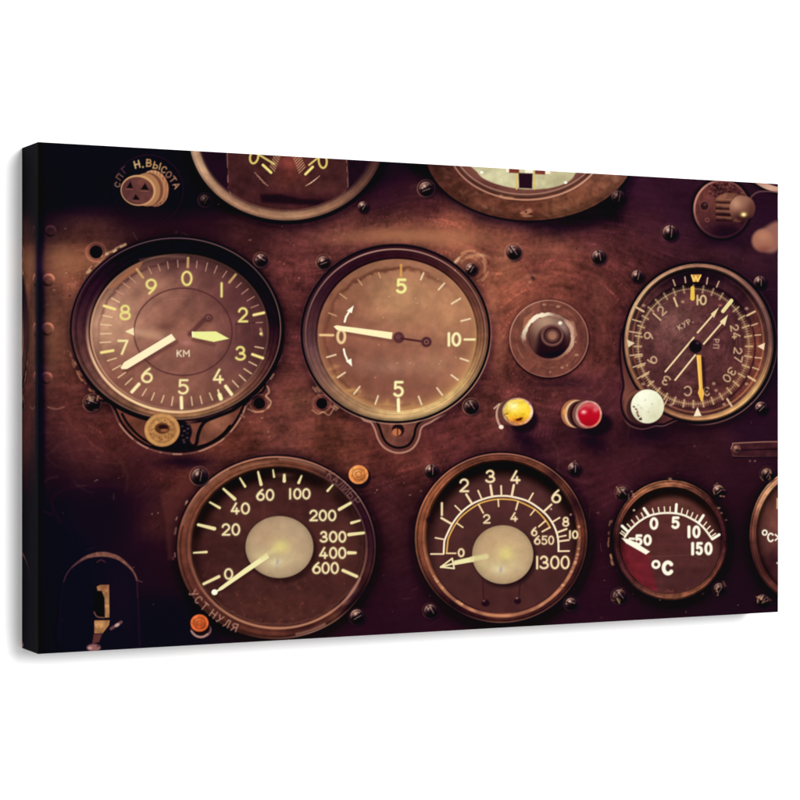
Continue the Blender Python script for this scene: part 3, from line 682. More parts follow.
def f4(w, d, an):
    c = .88*mixs(w, (84, 47, 45), [(500,500,60,20,(98,54,54),.7),(560,560,20,30,(80,40,42),.6),(500,600,50,16,(84,42,42),.6),(440,540,16,40,(92,48,48),.6)])
    c = c*(1+.1*2*fbm(PX[w], PY[w], 8, 5, 4)+.16*fbm(PX[w]*1.2, PY[w]*.5, 12, 3, 3))[..., None]
    s = st(0, 14, -ell(w, 502, 546, 77, 79))
    sh = per(an, [(90,1),(130,.95),(160,.8),(190,.5),(230,.1),(270,0),(310,.1),(350,.6),(20,.8),(50,1)])
    return c*(1-(1-s)*sh*.82)[..., None]
w, d, an = glass(g4, 501.5, 537, 75.2, 75.6, f4)
q = ell(w, 505, 557.5, 31, 30); mul(w, cov(q, 7)*.75, (.35, .3, .45))
stroke([(482.6,578),(483.6,599)], 1.3, (52, 22, 28), 1.8, .8); disc(485.4, 603, 4, 3.6, (34, 14, 24), 2); disc(483.8, 600.8, 1.4, 1, (140, 90, 86), 1.4, .7)
stroke([(520.3,582),(518.8,596)], 1.3, (52, 22, 28), 1.8, .8); disc(517.6, 601, 3.6, 3.2, (36, 16, 26), 2); disc(516.8, 598.2, 1.3, 1, (160, 110, 110), 1.4, .8)
disc(572, 517.5, 3.4, 3, (34, 12, 24), 2.2, .8); disc(570.6, 514.6, 1.2, 1.2, (180, 130, 124), 1.2, .8); disc(551, 509, 1.1, 1.1, (220, 170, 160), 1.3, .8)
disc(429.5, 520, 3.4, 3, (26, 9, 22), 2.2, .8)
end()
WH = (252, 236, 206)
begin('scale', g4)
stroke(smooth([(446.6,553),(447.3,545),(448.8,537),(456.1,523.1),(464,514.1),(477.5,504.6),(488.7,500.6),(498.9,499.2),(508,499.4),(518,501.2),(534.9,509.6),(545,519.7),(550,527.6)]), 1.5, (226, 172, 84), 1.1)
stroke(smooth([(443.6,553.6),(444,545),(445.2,538.5),(452.8,523),(461.7,511.9),(471.9,504),(482,499.5),(492,496.7),(501,495.9),(511.2,496.6),(528.1,501.4),(543.3,511.9),(551.7,522),(556.4,532.1),(558.2,541),(558.4,551)]), 1.9, WH, 1.1)
for t in ((430.8,554,443,554,1.6),(435.3,537.8,444.5,539.5,1.5),(441.3,518,451.6,524,2.2),(455,505.7,461.5,512.1,1.5),(466.2,494.4,472,503.8,2.3),(478,490.7,481.8,499.3,1.7),(490.4,485.4,492.1,496.4,2.5),(501,486,501.3,495.6,1.8),(513.7,485.2,511.6,496.1,2.4),(532.9,493.3,528.4,501.2,1.7),(551.2,504.6,543.3,511.9,2.2),(559.4,517.7,552,522.2,1.7),(566.4,529,556.5,532.7,2.),(565.8,535.5,557.2,537.2,1.5),(568.7,540,558,541.4,1.8),(558.4,551.2,569,551,1.7)):
    stroke([(t[0], t[1]), (t[2], t[3])], t[4], (250, 224, 178), 1.1, .97)
for t in ((446.6,553.3,455.6,553.3,1.6),(456.7,523.1,462.7,527.3,1.6),(478.6,504.6,483.1,512.8,1.8),(498.1,499.5,498.5,506.3,1.6),(518,501.8,515.8,509.6,1.8),(534.7,509.6,530.4,515,1.5),(545,521.1,538.8,526.5,1.8),(549.5,527.6,542.2,531.6,1.8)):
    stroke([(t[0], t[1]), (t[2], t[3])], t[4], (246, 214, 160), 1.1, .97)
end()
begin('numerals', g4)
for c, x0, y0, x1, y1, k in (('1',437.5,502.2,446,516,2.),('2',459,478.5,469,492.2,2.),('3',485,469.8,495.3,483,2.),('4',510.2,470.2,520.3,484,2.),('6',551.2,489.4,561,503.3,2.),('8',562.2,516.8,569.1,526.7,1.6),('1',567,530.3,572.6,539,1.7),('0',571.8,530.3,578.2,539,1.7),('2',482.8,514.2,490.3,523.6,1.5),('4',510.2,512.2,517.6,521.6,1.5),('6',531,526.9,537.2,536.2,1.5),('6',534,535.6,540.4,544.8,1.4),('5',541.2,535.6,547.4,544.8,1.4),('0',548,535.6,554,544.8,1.4),('1',533.5,555.8,540.5,569.4,1.9),('3',539.2,555.6,548.9,569.2,1.9),('0',550,555.6,559.4,569.2,1.9),('0',560.4,555.6,569.6,569.2,1.9),('0',457.6,548.2,464.5,557.2,1.7)):
    glyph(c, x0, y0, x1, y1, k, (250, 226, 176), .2)
end()
boss(g4, 502.6, 554.6, 30.6, 29.4, (198, 166, 126), (506, 553.5))
begin('hand', g4)
poly([(453.6,560.8),(474,556.2),(474,561.6),(454.2,565.2)], (240, 230, 170), 1.2); stroke([(472,559),(486,556.4)], 5, (226, 216, 152), 3.2, .8)
stroke([(440.6,567),(452,558.4),(454,568.4),(440.6,567)], 1.6, (246, 232, 180), 1.1); stroke([(440.6,567),(455,563)], 1.7, (246, 232, 180), 1.1)
end()

# ---------------- gauge 5 : radio compass ----------------
tab5 = smooth([(650,290),(625,326),(620.5,350),(622,372),(624,386),(621.5,398),(623,412),(630,423),(642,427),(655,424),(668,422),(700,400),(690,350)], 5, True)
def pre5():
    w = box_of(tab5, 8); q = poly_d(w, tab5)
    paint(w, cov(q-1.4, 1.6)*.8, (14, 5, 20))
    paint(w, cov(q+.6, 2), np.clip(mixs(w, (88, 46, 44), [(626,390,8,22,(126,76,62),.7),(640,420,20,8,(30,12,24),.8)])*tex(w, .25, 8, 2), 0, 255))
    paint(w, cov(np.abs(q-2)-.6, 1.4)*st(416, 424, PY[w])*.6, (150, 100, 88))
p, w, d, di, an = bezel('gauge', 698.8, 342.4, 74.6, 78.8, 698, 342, 69.6, 74.5,
    [(90,(150,104,92)),(60,(140,96,90)),(30,(110,72,76)),(0,(104,68,70)),(340,(150,104,84)),(320,(204,156,116)),(300,(196,146,110)),(270,(176,124,96)),(250,(160,108,86)),(230,(126,78,66)),(200,(148,98,82)),(180,(170,122,102)),(150,(210,166,142)),(130,(196,150,130)),(110,(168,122,108))],
    'round radio compass gauge at the right with an orange needle and twin white hands', pre5, outline=2.2, texa=.16, seed=5, profile=.9)
paint(w, cov(np.abs(ell(w, 698.8, 342.4, 78.4, 82.6))-.5, 1.2)*per(an, [(90,0),(0,.2),(320,.6),(280,.5),(260,0)]), (190, 140, 120))
g5 = end()
def f5(w, d, an):
    c = mixs(w, (76, 40, 42), [(680,330,34,40,(112,70,66),.8),(668,320,16,16,(126,84,78),.5),(690,275,60,14,(22,8,24),.95),(740,300,16,20,(44,20,34),.7),(756,350,9,40,(136,72,54),.85),(745,385,18,20,(128,66,52),.6),(715,395,30,14,(92,46,44),.6),(650,400,16,12,(60,28,32),.5),(632,340,6,40,(96,54,50),.6),(720,330,20,30,(84,44,46),.6)])
    c = c*(1+.3*2*fbm(PX[w], PY[w], 8, 6, 5)+.3*fbm(PX[w], PY[w], 2.5, 2, 2))[..., None]
    return c
w, d, an = glass(g5, 698, 342, 68.6, 73.6, f5)
mul(w, (d < 0)*np.exp(-np.maximum(-d, 0)/5.)*per(an, [(90,.8),(50,.8),(0,.2),(330,0),(270,.1),(180,.3),(130,.8)]), (.3, .25, .4))
paint(w, cov(np.abs(d+3.2)-.7, 2)*per(an, [(90,.0),(50,.1),(20,.4),(0,.6),(320,.8),(290,.7),(250,.5),(200,.45),(170,.5),(140,.2)]), (196, 132, 84))
q = ell(w, 694.5, 346, 60.5, 63); paint(w, cov(np.abs(q)-.9, 1.8)*per(an, [(90,.3),(0,.8),(320,.8),(270,.4),(200,.2),(140,.3)]), (44, 18, 26))
q = ell(w, 694.5, 346, 57.5, 60.4); mul(w, cov(np.abs(q+.5)-3.5, 3)*per(an, [(90,.9),(50,.7),(0,0),(250,0),(180,.1),(130,.8)]), (.35, .3, .5))
for k in range(60):
    a0 = rnd.uniform(0, 360); r = rnd.uniform(10, 50)
    stroke(arcp(695+rnd.uniform(-6, 6), 344+rnd.uniform(-6, 6), r, r*1.05, a0, a0+rnd.uniform(5, 30), 5), .8, (190, 140, 124), 1.8, rnd.uniform(.05, .22))
end()
RG = (186, 148, 108)
begin('scale', g5)
w = win(630, 280, 756, 412)
cx, cy, rx, ry = 693.3, 346.4, 55.4, 57.6
q = ell(w, cx, cy, rx, ry); an = ang(w, cx, cy, rx, ry)
paint(w, cov(np.abs(q)-.8, 1.3)*per(an, [(90,.55),(50,.65),(20,.6),(0,.5),(300,.5),(250,.8),(180,.8),(130,.75)]), RG)
for k in range(144):
    a = math.radians(k*2.5); ca, sa = math.cos(a), -math.sin(a); big = k % 4 == 0; deg = k*2.5
    fade = float(per(np.array(deg), [(90,.25),(60,.45),(20,.85),(340,.8),(300,.7),(250,.9),(200,.9),(160,.8),(120,.4)]))
    if big: stroke([(cx+ca*(rx-3), cy+sa*(ry-3)), (cx+ca*(rx+3.4), cy+sa*(ry+3.4))], 2.1, (208, 174, 124), 1.6, .45+.45*fade)
    else: stroke([(cx+ca*(rx-2), cy+sa*(ry-2)), (cx+ca*(rx+2.4), cy+sa*(ry+2.4))], .9, RG, 1.3, .75*fade)
ticks([(673,280,675,285.5),(684.8,277,685.5,282.5),(707.5,278,706.5,284),(718.8,281.5,716.5,287),(757.2,323.5,751.5,325.5),(760.5,334.8,755,335.2),(755,357.5,761,358),(752.5,367.5,758.5,369.5),(632.5,319.5,641,322),(629.5,331.5,641,333.4),(630,355.5,642,354.2),(633,367.2,645,363.2),(637.5,378.5,649,371.8),(667,399.5,664,405)], 1.3, (224, 188, 146), .9, 0)
ticks([(754.8,311.5,747,315.5),(748,376.5,755,380.8),(727,399,731.5,406),(636.5,307.5,643.5,311.5),(674,298,677,306)], 2., (230, 196, 148), .92, 0)
poly([(626.8,339.5),(634.8,343),(628.2,347.6)], (222, 200, 164)); poly([(757,346.2),(764.8,342.8),(763.8,350.2)], (240, 214, 176)); poly([(697.4,407),(693.4,416.4),(701.4,415.9)], (244, 228, 194))
poly([(690.8,274.6),(701.4,274.4),(698.6,281.8),(692.6,281.8)], (206, 142, 66)); stroke([(691.5,275.4),(694,281),(695.6,276),(697.6,281),(700.5,275.6)], 1.4, (250, 210, 110), 1.1)
stroke([(692.4,288),(692.4,298.4)], 3.8, (236, 190, 74), 1.3, 1, 4.6)
for x, y in ((643.5,305.5),(650,382),(643,384),(671,404.6),(746.5,384),(724,404.4),(746.5,308.5),(682.7,301.8),(713.6,383.6),(716,390.4)): disc(x, y, 1.8, 1.5, (200, 160, 130), 1.8, .65)
end()
begin('numerals', g5)
N5 = (200, 166, 128)
glyph('U', 696.4, 294.8, 706.6, 305.2, 1.7, (216, 190, 138), .1)
stroke([(653.2,313.4),(660.4,320)], 1.8, N5)
for c, x, y, gw, gh, r, k in (('2',661.4,310.6,5.6,8.4,-42,1.5),('9',648.6,336,6,8.4,-72,1.6),('6',652.2,360.4,6.4,8.6,-108,1.6),('3',665.8,380.6,6.4,8.4,-150,1.6),('C',687.4,391,7.4,9,180,1.6),
    ('2',734.4,327.8,5.4,7.4,80,1.5),('4',736,335.6,5.4,7.4,84,1.5),('2',737.8,350.8,5.4,7.4,98,1.5),('7',738.2,358.8,5.4,7.4,102,1.5),('3',731.6,371.6,5.6,7.6,128,1.5),('0',726.8,378.2,5.6,7.6,132,1.5),('3',706.5,391.5,5,8,170,1.4)):
    glyph_r(c, x, y, gw, gh, r, k, N5, .95)
for c, x, y in (('K',679.6,327.2),('Y',684.2,324.4),('P',688.6,321.8),('.',692.4,320)): glyph_r(c, x, y, 3., 4.6, -32, 1.1, (206, 172, 138), .85)
glyph_r('P', 716, 341, 3.2, 5, 95, 1.1, (196, 160, 134), .85); glyph_r('n', 716, 346.4, 3.2, 5, 95, 1.1, (196, 160, 134), .85)
end()
def hand_lines(L, w2=1.8):
    for a in L: stroke([(a[0], a[1]), (a[2], a[3])], w2, (236, 208, 160), 1.1)
begin('hand', g5)
stroke([(724,328),(705,346)], 2, (30, 12, 20), 3, .5)
hand_lines([(665.2,371.5,693.6,337.6),(697.4,332.6,713.5,314),(675,380,695,355.2),(703.6,343.8,722,322.4)])
poly([(718.8,307.2),(710.6,313.8),(713.8,317.8)], (232, 210, 156)); poly([(727.8,314.6),(719.6,321.6),(724.6,325.8)], (236, 216, 164)); stroke([(722.8,311.2),(731.2,300.8)], 3.8, (234, 216, 152), 1.3); disc(720, 305.4, 2, 1.2, (190, 120, 100), 1.6, .7)
end()
begin('hand', g5)
disc(695.4, 346.6, 6.4, 6.6, (18, 6, 18), 2.6); disc(697.4, 343, 2, 1.4, (90, 60, 66), 1.6, .6)
stroke([(702.5,358),(705,392)], 3, (24, 8, 18), 3, .6)
poly([(696.2,355),(700.8,355),(702.4,388),(704.2,393),(702.2,401.6),(701,401.6),(697.6,393),(698.8,388)], (238, 182, 78), 1.2); stroke([(697.4,356),(700,388)], 1.2, (252, 212, 120), 1.2, .7)
end()
begin('white_knob', g5)
disc(643, 411, 18, 17, (34, 14, 24), 4, .9); disc(640.5, 407, 16.6, 17, (118, 74, 56), 2.4, .9); disc(643, 409, 16.6, 17, (40, 18, 24), 3, .7)
w = win(628, 387, 666, 426); d = ell(w, 647.2, 406.4, 16.6, 17); 
c = mixs(w, (236, 236, 204), [(643,398,12,12,(252,252,228),.9),(655,416,10,10,(214,210,172),.8),(660,406,4,12,(226,222,184),.6),(636,418,6,8,(206,196,166),.6)])*(1+.06*fbm(PX[w], PY[w], 3, 2, 3))[..., None]
paint(w, cov(d, 1.4), np.clip(c, 0, 255))
for k in range(15):
    t = rnd.rand(); x, y = 632.6+t*8+rnd.uniform(-1, 1.5), 403+t*18+rnd.uniform(-1.5, 1.5); r = rnd.uniform(.4, 1.3)
    if math.hypot((x-647.2)/16, (y-406.4)/16.4) < 1: disc(x, y, r, r*.8, (110, 64, 44) if k % 3 else (40, 16, 16), 1.2, .8)
for x, y in ((645,400),(638,405),(641,408),(652,404),(648,412)): disc(x, y, .8, .7, (176, 166, 136), 1.2, .6)
end()

# ---------------- gauge 6 : temperature ----------------
p, w, d, di, an = bezel('gauge', 670.3, 540, 57.4, 60.2, 670.3, 541, 51, 53.4,
    [(90,(130,80,66)),(65,(100,56,50)),(40,(70,34,38)),(15,(50,22,30)),(0,(46,20,30)),(335,(76,38,38)),(310,(96,52,46)),(285,(136,80,66)),(265,(124,72,62)),(240,(96,52,52)),(215,(68,34,40)),(190,(56,27,34)),(165,(66,33,36)),(140,(110,62,52)),(115,(140,86,68))],
    'small round temperature gauge at the lower right with a red sector', None, outline=1.6, texa=.42, seed=6, profile=1.1, rg=1.2)
for x, y, r in ((718.7,508,2),(721.5,513,1.4),(633,494,1.8),(634,496.5,1.4),(670,479,2.4),(726,520,1.2),(631.5,491.5,1.4),(660,600,.8)): disc(x, y, r*.8, r*.5, (206, 156, 120), 1.8, .6)
g6 = end()
def f6(w, d, an):
    c = .9*mixs(w, (92, 48, 46), [(675,500,36,12,(110,62,54),.9),(690,580,40,16,(76,40,42),.8),(700,550,20,16,(84,44,44),.7),(640,520,16,14,(98,46,46),.6)])
    q = poly_d(w, smooth([(622,541),(634,547),(648,553),(650,565),(655,580),(656,594),(640,592),(626,576),(620,556)], 3, True))
    a = cov(q, 7)*.8
    c = c*(1-a[..., None])+A3((112, 30, 40))*a[..., None]
    c = c*(1+.12*2*fbm(PX[w], PY[w], 7, 2, 4)+.2*fbm(PX[w]*.4, PY[w]*1.6, 8, 4, 3))[..., None]
    s = st(0, 9, -ell(w, 671, 546, 51, 54))
    return c*(1-(1-s)*per(an, [(90,1),(140,1),(180,.6),(220,.1),(300,0),(340,.2),(20,.7),(50,1)])*.78)[..., None]
w, d, an = glass(g6, 670.3, 541, 50.4, 52.8, f6)
add(w, (d < -1)*st(.1, .3, fbm(PX[w], PY[w], 4, 6, 3))*st(584, 592, PY[w])*.8, (40, 22, 16))
stroke([(648,557),(690,555),(705,560)], 1., (110, 66, 60), 2.4, .5); disc(633.9, 510.2, 1.2, 1.1, (236, 200, 180), 1.3, .8); disc(650, 548.5, 16, .8, (120, 66, 60), 3, .1)
end()
W6 = (255, 250, 226)
ARC6 = smooth([(624.6,537.2),(629,531),(633.9,526),(640,520.9),(648.7,516),(657.5,513.7),(666.2,512.9),(675.2,513.3),(683.1,515),(690.1,518.1),(698,522.8),(705,529.5),(712,539.1)])
begin('scale', g6)
stroke(ARC6, 2., W6)
for t in ((622,526,627.6,531.4),(643.9,508.5,648.7,515.5),(676.3,504.5,675.7,512.5),(703.2,515.5,698.6,522.6),(719,534.7,712.4,538.8)): stroke([t[:2], t[2:]], 2.8, W6)
def pt_at(x):
    for a, b in zip(ARC6[:-1], ARC6[1:]):
        if a[0] <= x <= b[0]: return (x, a[1]+(b[1]-a[1])*(x-a[0])/(b[0]-a[0]+1e-9))
    return ARC6[-1]
for xs in ((631.4,635.2,639.5,644),(654,659.3,664.7,670),(681,686,690.4,694.6),(702.6,705.8,708.4,710.6),(625.2,626.3)):
    for x in xs:
        p_ = pt_at(x); dx, dy = p_[0]-670, p_[1]-568; L = math.hypot(dx, dy)
        stroke([p_, (p_[0]+dx/L*6, p_[1]+dy/L*6)], 1.25, (246, 230, 196), 1.1)
end()
begin('numerals', g6)
stroke([(629.6,538.6),(634,538.8)], 2.2, W6)
for c, x0, y0, x1, y1, k in (('5',634.6,534.3,642.6,545.8,2.7),('0',643.2,534.3,651.6,545.8,2.7),('0',649.4,517.2,658.2,529.8,2.7),('5',671,516.4,679.8,529,2.7),('1',685,525.4,692.6,538.2,3),('0',692.2,525.4,700.4,538.2,2.7),('1',689,542,696,555.4,3),('5',695.4,542,703,555.2,2.7),('0',704.2,542,712.4,555.2,2.7),('C',661.6,560.4,674,575.4,3.8)):
    glyph(c, x0, y0, x1, y1, k, W6, .15)
stroke(arcp(655.8, 564.4, 3.3, 3.3, 0, 360, 18), 2.6, W6)
end()
begin('hand', g6)
poly([(621.4,538),(629,539.2),(634,541.6),(649.8,551.6),(645.8,554.6),(626,543.2)], W6, 1.5)
end()

# ---------------- gauge 7 : cut by the right edge ----------------
p, w, d, di, an = bezel('gauge', 800, 535, 50.6, 66, 801, 535.5, 44.4, 59.5,
    [(180,(92,50,48)),(150,(170,116,98)),(130,(190,136,114)),(165,(110,62,56)),(210,(70,34,38)),(240,(90,48,46)),(90,(120,70,60)),(0,(60,30,30)),(270,(60,30,34))],
    'partly cropped temperature gauge on the right edge of the picture', None, outline=1.6, texa=.3, seed=7, profile=.8)
g7 = end()
def f7(w, d, an):
    c = mixs(w, (98, 54, 50), [(776,520,16,22,(118,70,60),.8),(765,570,14,20,(52,24,32),.8),(772,500,10,10,(86,48,44),.7),(776,560,8,10,(40,18,26),.7)])
    c = c*(1+.3*fbm(PX[w], PY[w], 5, 2, 4))[..., None]
    return c*(1-.7*np.exp(-np.maximum(-d, 0)/4.))[..., None]
glass(g7, 801, 535.5, 43.8, 59, f7)
end()
begin('numerals', g7)
stroke(arcp(764.6, 532.6, 2.2, 2.4, 0, 360, 14), 1.5, W6); stroke(arcp(770.6, 537.4, 2.8, 4, 40, 320, 14), 1.6, W6); stroke([(775.2,534.6),(778.5,537.4),(775.2,540.2)], 1.5, W6)
stroke([(777.5,499),(777.5,508)], 2.4, (236, 190, 140), 1.4, .8); disc(777.6, 563, 1.4, 1.2, W6, 1.2, .7)
end()

# ---------------- gauge A : cut by the top edge ----------------
p, w, d, di, an = bezel('gauge', 287, 135, 98.2, 85.4, 287, 135.5, 89.6, 76.8,
    [(180,(186,146,132)),(200,(192,150,134)),(225,(166,122,108)),(250,(156,112,98)),(275,(164,120,104)),(300,(142,98,86)),(320,(104,68,64)),(340,(78,46,50)),(355,(60,34,44)),(90,(60,30,40)),(0,(60,34,44))],
    'gauge at the upper left cut by the top edge with a pale ring', None, outline=4, texa=.14, seed=8, profile=.5, rg=.3)
gA = end()
def fA(w, d, an):
    c = mixs(w, (30, 12, 26), [(287,200,60,14,(56,26,30),.7)])
    q = poly_d(w, [(227,150),(346,150),(348,186),(344,196),(318,212),(250,212),(231,196),(228,186)])
    c = c*(1-cov(q, 1.6)[..., None])+mixs(w, (66, 33, 34), [(290,165,16,26,(120,56,48),.9),(300,198,50,8,(50,20,28),.7),(250,180,20,14,(58,28,32),.5),(310,188,30,8,(90,48,44),.5)])*cov(q, 1.6)[..., None]
    e = cov(np.abs(q)-.6, 1.4)*.5*(vn(PX[w], PY[w], 5, 3) > .3)
    c = c*(1-e[..., None])+A3((190, 140, 120))*e[..., None]
    c = c*(1+.3*2*fbm(PX[w], PY[w], 7, 5, 4))[..., None]
    return c
w, d, an = glass(gA, 287, 135.5, 88.8, 76, fA)
poly([(260,195),(280,194),(300,199),(325,200),(318,205),(290,204),(262,202)], (18, 6, 18), 4, .8)
paint(w, cov(np.abs(d+1)-.5, 1.4)*.45*per(an, [(200,.6),(250,1),(290,1),(340,.3),(90,0)]), (170, 120, 96))
end()
begin('scale', gA)
for k in range(9):
    t = k/8.; stroke([(276-t*7+1, 152+t*18-4), (284-t*7-2.5, 158+t*18-5)], 1., (206, 160, 120), 1.2, .8); stroke([(298+t*7, 153+t*18-4), (291+t*7+1, 158+t*18-3)], 1., (206, 160, 120), 1.2, .8)
for t in ((262.8,165,271,172.6),(312.6,167,305.4,174.2)): stroke([t[:2], t[2:]], 2.6, (240, 224, 130))
for k in range(4):
    stroke([(254.5+k*2.6, 172.5+k*3.2), (260+k*2.6, 178+k*2.6)], .9, (190, 140, 116), 1.2, .7); stroke([(319.5-k*2.6, 176+k*2.2), (313.5-k*2.6, 181+k*1.6)], .9, (226, 180, 150), 1.2, .7)
end()
begin('numerals', gA)
for c, x, y, r in (('9',254.6,157.4,0),): glyph_r('0', 254, 157, 8, 13, 12, 2.1, (230, 210, 110), .95)
glyph_r('0', 322.6, 161, 8, 14, -6, 2.1, (230, 210, 110), .95)
stroke([(256,153),(274,164)], 2, (230, 210, 120), 1.2, .9); stroke([(320,156),(309,165)], 2, (230, 210, 120), 1.2, .9)
end()

# ---------------- gauge B : cut by the top edge ----------------
p, w, d, di, an = bezel('gauge', 530, 150, 105, 70.4, 526, 145, 76, 53,
    [(180,(60,28,34)),(200,(84,44,42)),(215,(92,48,44)),(240,(98,54,46)),(270,(92,48,42)),(290,(112,66,54)),(310,(108,62,52)),(335,(112,68,60)),(350,(100,60,56)),(90,(60,30,34)),(0,(90,50,50))],
    'wide gauge at the upper middle cut by the top edge with pale crescent inside', None, outline=2, texa=.34, seed=9, profile=.2, rg=.35)
paint(w, cov(np.abs(ell(w, 526, 145, 77.6, 54.8))-.9, 1.4)*.85, per(an, [(270,(206,150,122)),(200,(176,124,108)),(340,(214,164,140)),(90,(90,60,60)),(0,(190,140,120))]))
for k in range(46):
    a = rnd.uniform(190, 345); r = rnd.uniform(.8, .95); x, y = 530+105*r*math.cos(math.radians(a)), 150-70.4*r*math.sin(math.radians(a))
    if (x-526)**2/79**2+(y-145)**2/56**2 > 1:
        p0 = [(x, y), (x+rnd.uniform(-6, 6), y+rnd.uniform(-4, 3)), (x+rnd.uniform(-9, 9), y+rnd.uniform(-5, 5))]
        stroke(smooth(p0, 3), rnd.uniform(1, 3), (176, 118, 94), 3.2, rnd.uniform(.08, .26))
for x, y, a_, b_ in ((508,198,6,1.6),(501,196,2,2),(524,213,4,2),(529,211,3,2.4),(527,216,5,1)): disc(x, y, a_, b_, (206, 146, 108), 2.4, .55)
for x, y in ((526,212),(531,214)): disc(x, y, 1.4, 1, (50, 22, 24), 1.6, .7)
gB = end()
def fB(w, d, an):
    c = mixs(w, (120, 72, 62), [(490,185,30,6,(96,50,46),.7)])
    q = poly_d(w, smooth([(475,160),(477,172),(486,180),(505,186.5),(527,189.5),(550,188),(567,182.5),(575,174),(576,160)], 4, True))
    al = cov(q, 1.6)[..., None]
    c = c*(1-al)+mixs(w, (200, 192, 150), [(500,176,18,8,(214,208,166),.8),(560,180,16,6,(176,164,124),.6)])*al
    c = c*(1+.1*2*fbm(PX[w], PY[w], 6, 5, 3))[..., None]
    return c*(1-.45*np.exp(-np.maximum(-d, 0)/2.5))[..., None]
w, d, an = glass(gB, 526, 145, 75.6, 52.6, fB)
poly([(518.5,173),(532.5,173.5),(532,188.6),(519,188)], (38, 16, 28), 1.6); stroke([(516.5,172),(516.5,189)], 1.6, (222, 184, 96), 1.4, .9); stroke([(534.6,173),(534.2,189)], 1.6, (222, 184, 96), 1.4, .9)
for x0, x1 in ((506,510),(525,533),(545,550)): poly([(x0,160),(x1,160),(x1,172+(x1-506)*.045),(x0,172+(x0-506)*.045)], (250, 238, 214), 1.2)
for x0, x1 in ((509,519),(535,545)): poly([(x0,160),(x1,160),(x1,172.6+(x1-506)*.05),(x0,172.6+(x0-506)*.05)], (120, 56, 44), 1.2)
for x, y in ((481.6,172.4),(565.5,182.6)): disc(x, y, 1.6, 1.3, (255, 255, 240), 1.4)
paint(w, cov(np.abs(d+3.2)-.6, 1.6)*.7, (196, 150, 124))
end()

# ---------------- gauge C : corner sliver ----------------
begin('gauge', 'root', 'pale sliver of a gauge ring in the top right corner')
w = win(735, 176, 779, 200)
d = ell(w, 790, 146, 52, 45)
paint(w, cov(np.abs(d)-3, 1.5), np.clip(mixs(w, (176, 130, 112), [(770,188,12,6,(214,170,146),.8)]), 0, 255)); paint(w, cov(d+3, 1.6), (52, 22, 34)); paint(w, cov(np.abs(d-4.6)-1.2, 2)*.8, (12, 4, 18))
end()

# ---------------- screws and screw holes ----------------
SCR = [(426,188.5,7.6,20,1,.7),(513.5,252,7.6,125,1,.6),(471,268.6,6.2,60,1,0),(323.5,262,6.6,20,1,.5),(261,259.8,6.6,150,1,.6),(363,206.5,5.6,60,1,0),
 (598.6,256.5,7.4,100,1,.3),(670,232.5,8.2,85,1,.2),(618,197,7.5,80,.3,0),(637.3,275.8,6.4,80,1,0),(759.8,282,6.6,90,1,0),(761,407.6,6.6,45,1,0),
 (92,403,8,160,.55,.7),(471,406.5,7.4,125,.8,.8),(199.3,476,8.6,80,.8,.7),(357,616,7.6,30,1,.2),(431.3,470.6,7.2,90,1,.2),(574,468.3,6.8,90,1,0),
 (430.5,610.5,7,120,1,.3),(571,603.5,6.4,165,1,.3),(622.6,492.6,7,130,.9,.3),(718.5,490.6,6.4,40,1,0),(619.5,596,7.6,130,.8,.3),(719.5,588.5,6.4,60,.6,.2),(767,474,6.6,60,.7,.2),(762.5,600,6.2,60,.8,0),(205,200,6,60,.12,.35)]
for x, y, r, sl, br, rim in SCR:
    b = .45+.55*br
    screw(x, y, r*.94, sl, tuple(int(v*b) for v in (232, 190, 166)), tuple(int(v*b) for v in (84, 48, 46)), rim, rust=(x > 610 and y > 470) or (x, y) == (92, 403))
def hole(x, y, r, rimk=.7):
    begin('screw_hole', 'root')
    w = win(x-r-7, y-r-7, x+r+7, y+r+7)
    d = ell(w, x, y, r, r); an = ang(w, x, y)
    d3 = ell(w, x, y, r+3.4, r+3.2)
    paint(w, cov(np.abs(d3)-1.6, 3.4)*.4*rimk, np.clip(IMG[w]*1.5+A3((18, 10, 6)), 0, 255))
    paint(w, cov(np.abs(d3)-.4, 1.2)*per(an, [(180, .2), (250, .7), (330, .6), (40, .15), (90, .35)])*rimk, (226, 172, 128))
    paint(w, cov(d, 1.6), (8, 2, 18))
    end()
hole(96, 252, 6.4); hole(259.3, 403.3, 5.6, .8); hole(321.7, 403.5, 5.4, .7)

# ---------------- control knob, top right ----------------
k1 = begin('control_knob', 'root', 'ribbed knob with a shiny round cap at the top right')
stroke(smooth([(747,203),(752,196),(760,191.5),(778,192)]), 1.4, (120, 78, 76), 1.6, .8)
w = win(688, 176, 756, 244)
d = ell(w, 721.5, 209, 28.4, 29.4); an = ang(w, 721.5, 209)
paint(w, cov(d-2.4, 3)*.85, (10, 3, 16))
c = mixs(w, (88, 45, 44), [(705,195,12,14,(116,62,56),.8),(728,190,18,10,(60,28,32),.8),(725,232,26,12,(24,8,24),.95),(744,215,8,18,(36,14,26),.8)])
c = c*(1+.5*fbm(PX[w], PY[w], 4, 2, 4))[..., None]
paint(w, cov(d, 1.4), np.clip(c, 0, 255))
for k in range(70):
    x, y = rnd.uniform(708, 745), rnd.uniform(183, 196)
    if ((x-721.5)/26)**2+((y-209)/27)**2 < 1: disc(x, y, 1.3, 1., (126, 74, 62) if k % 2 else (26, 10, 20), 1.3, .55)
paint(w, cov(np.abs(d+1.2)-1, 1.6)*per(an, [(90,.2),(110,.6),(135,.9),(170,.8),(200,.4),(230,.1),(0,.05),(60,.3)]), (204, 144, 122))
disc(704.3, 205.8, 5.2, 5.4, (112, 66, 60), 1.6, .6); disc(704.3, 206, 3.8, 4, (44, 20, 26), 1.8); disc(704.8, 204.6, 1.6, 1.4, (84, 60, 56), 1.4, .8)
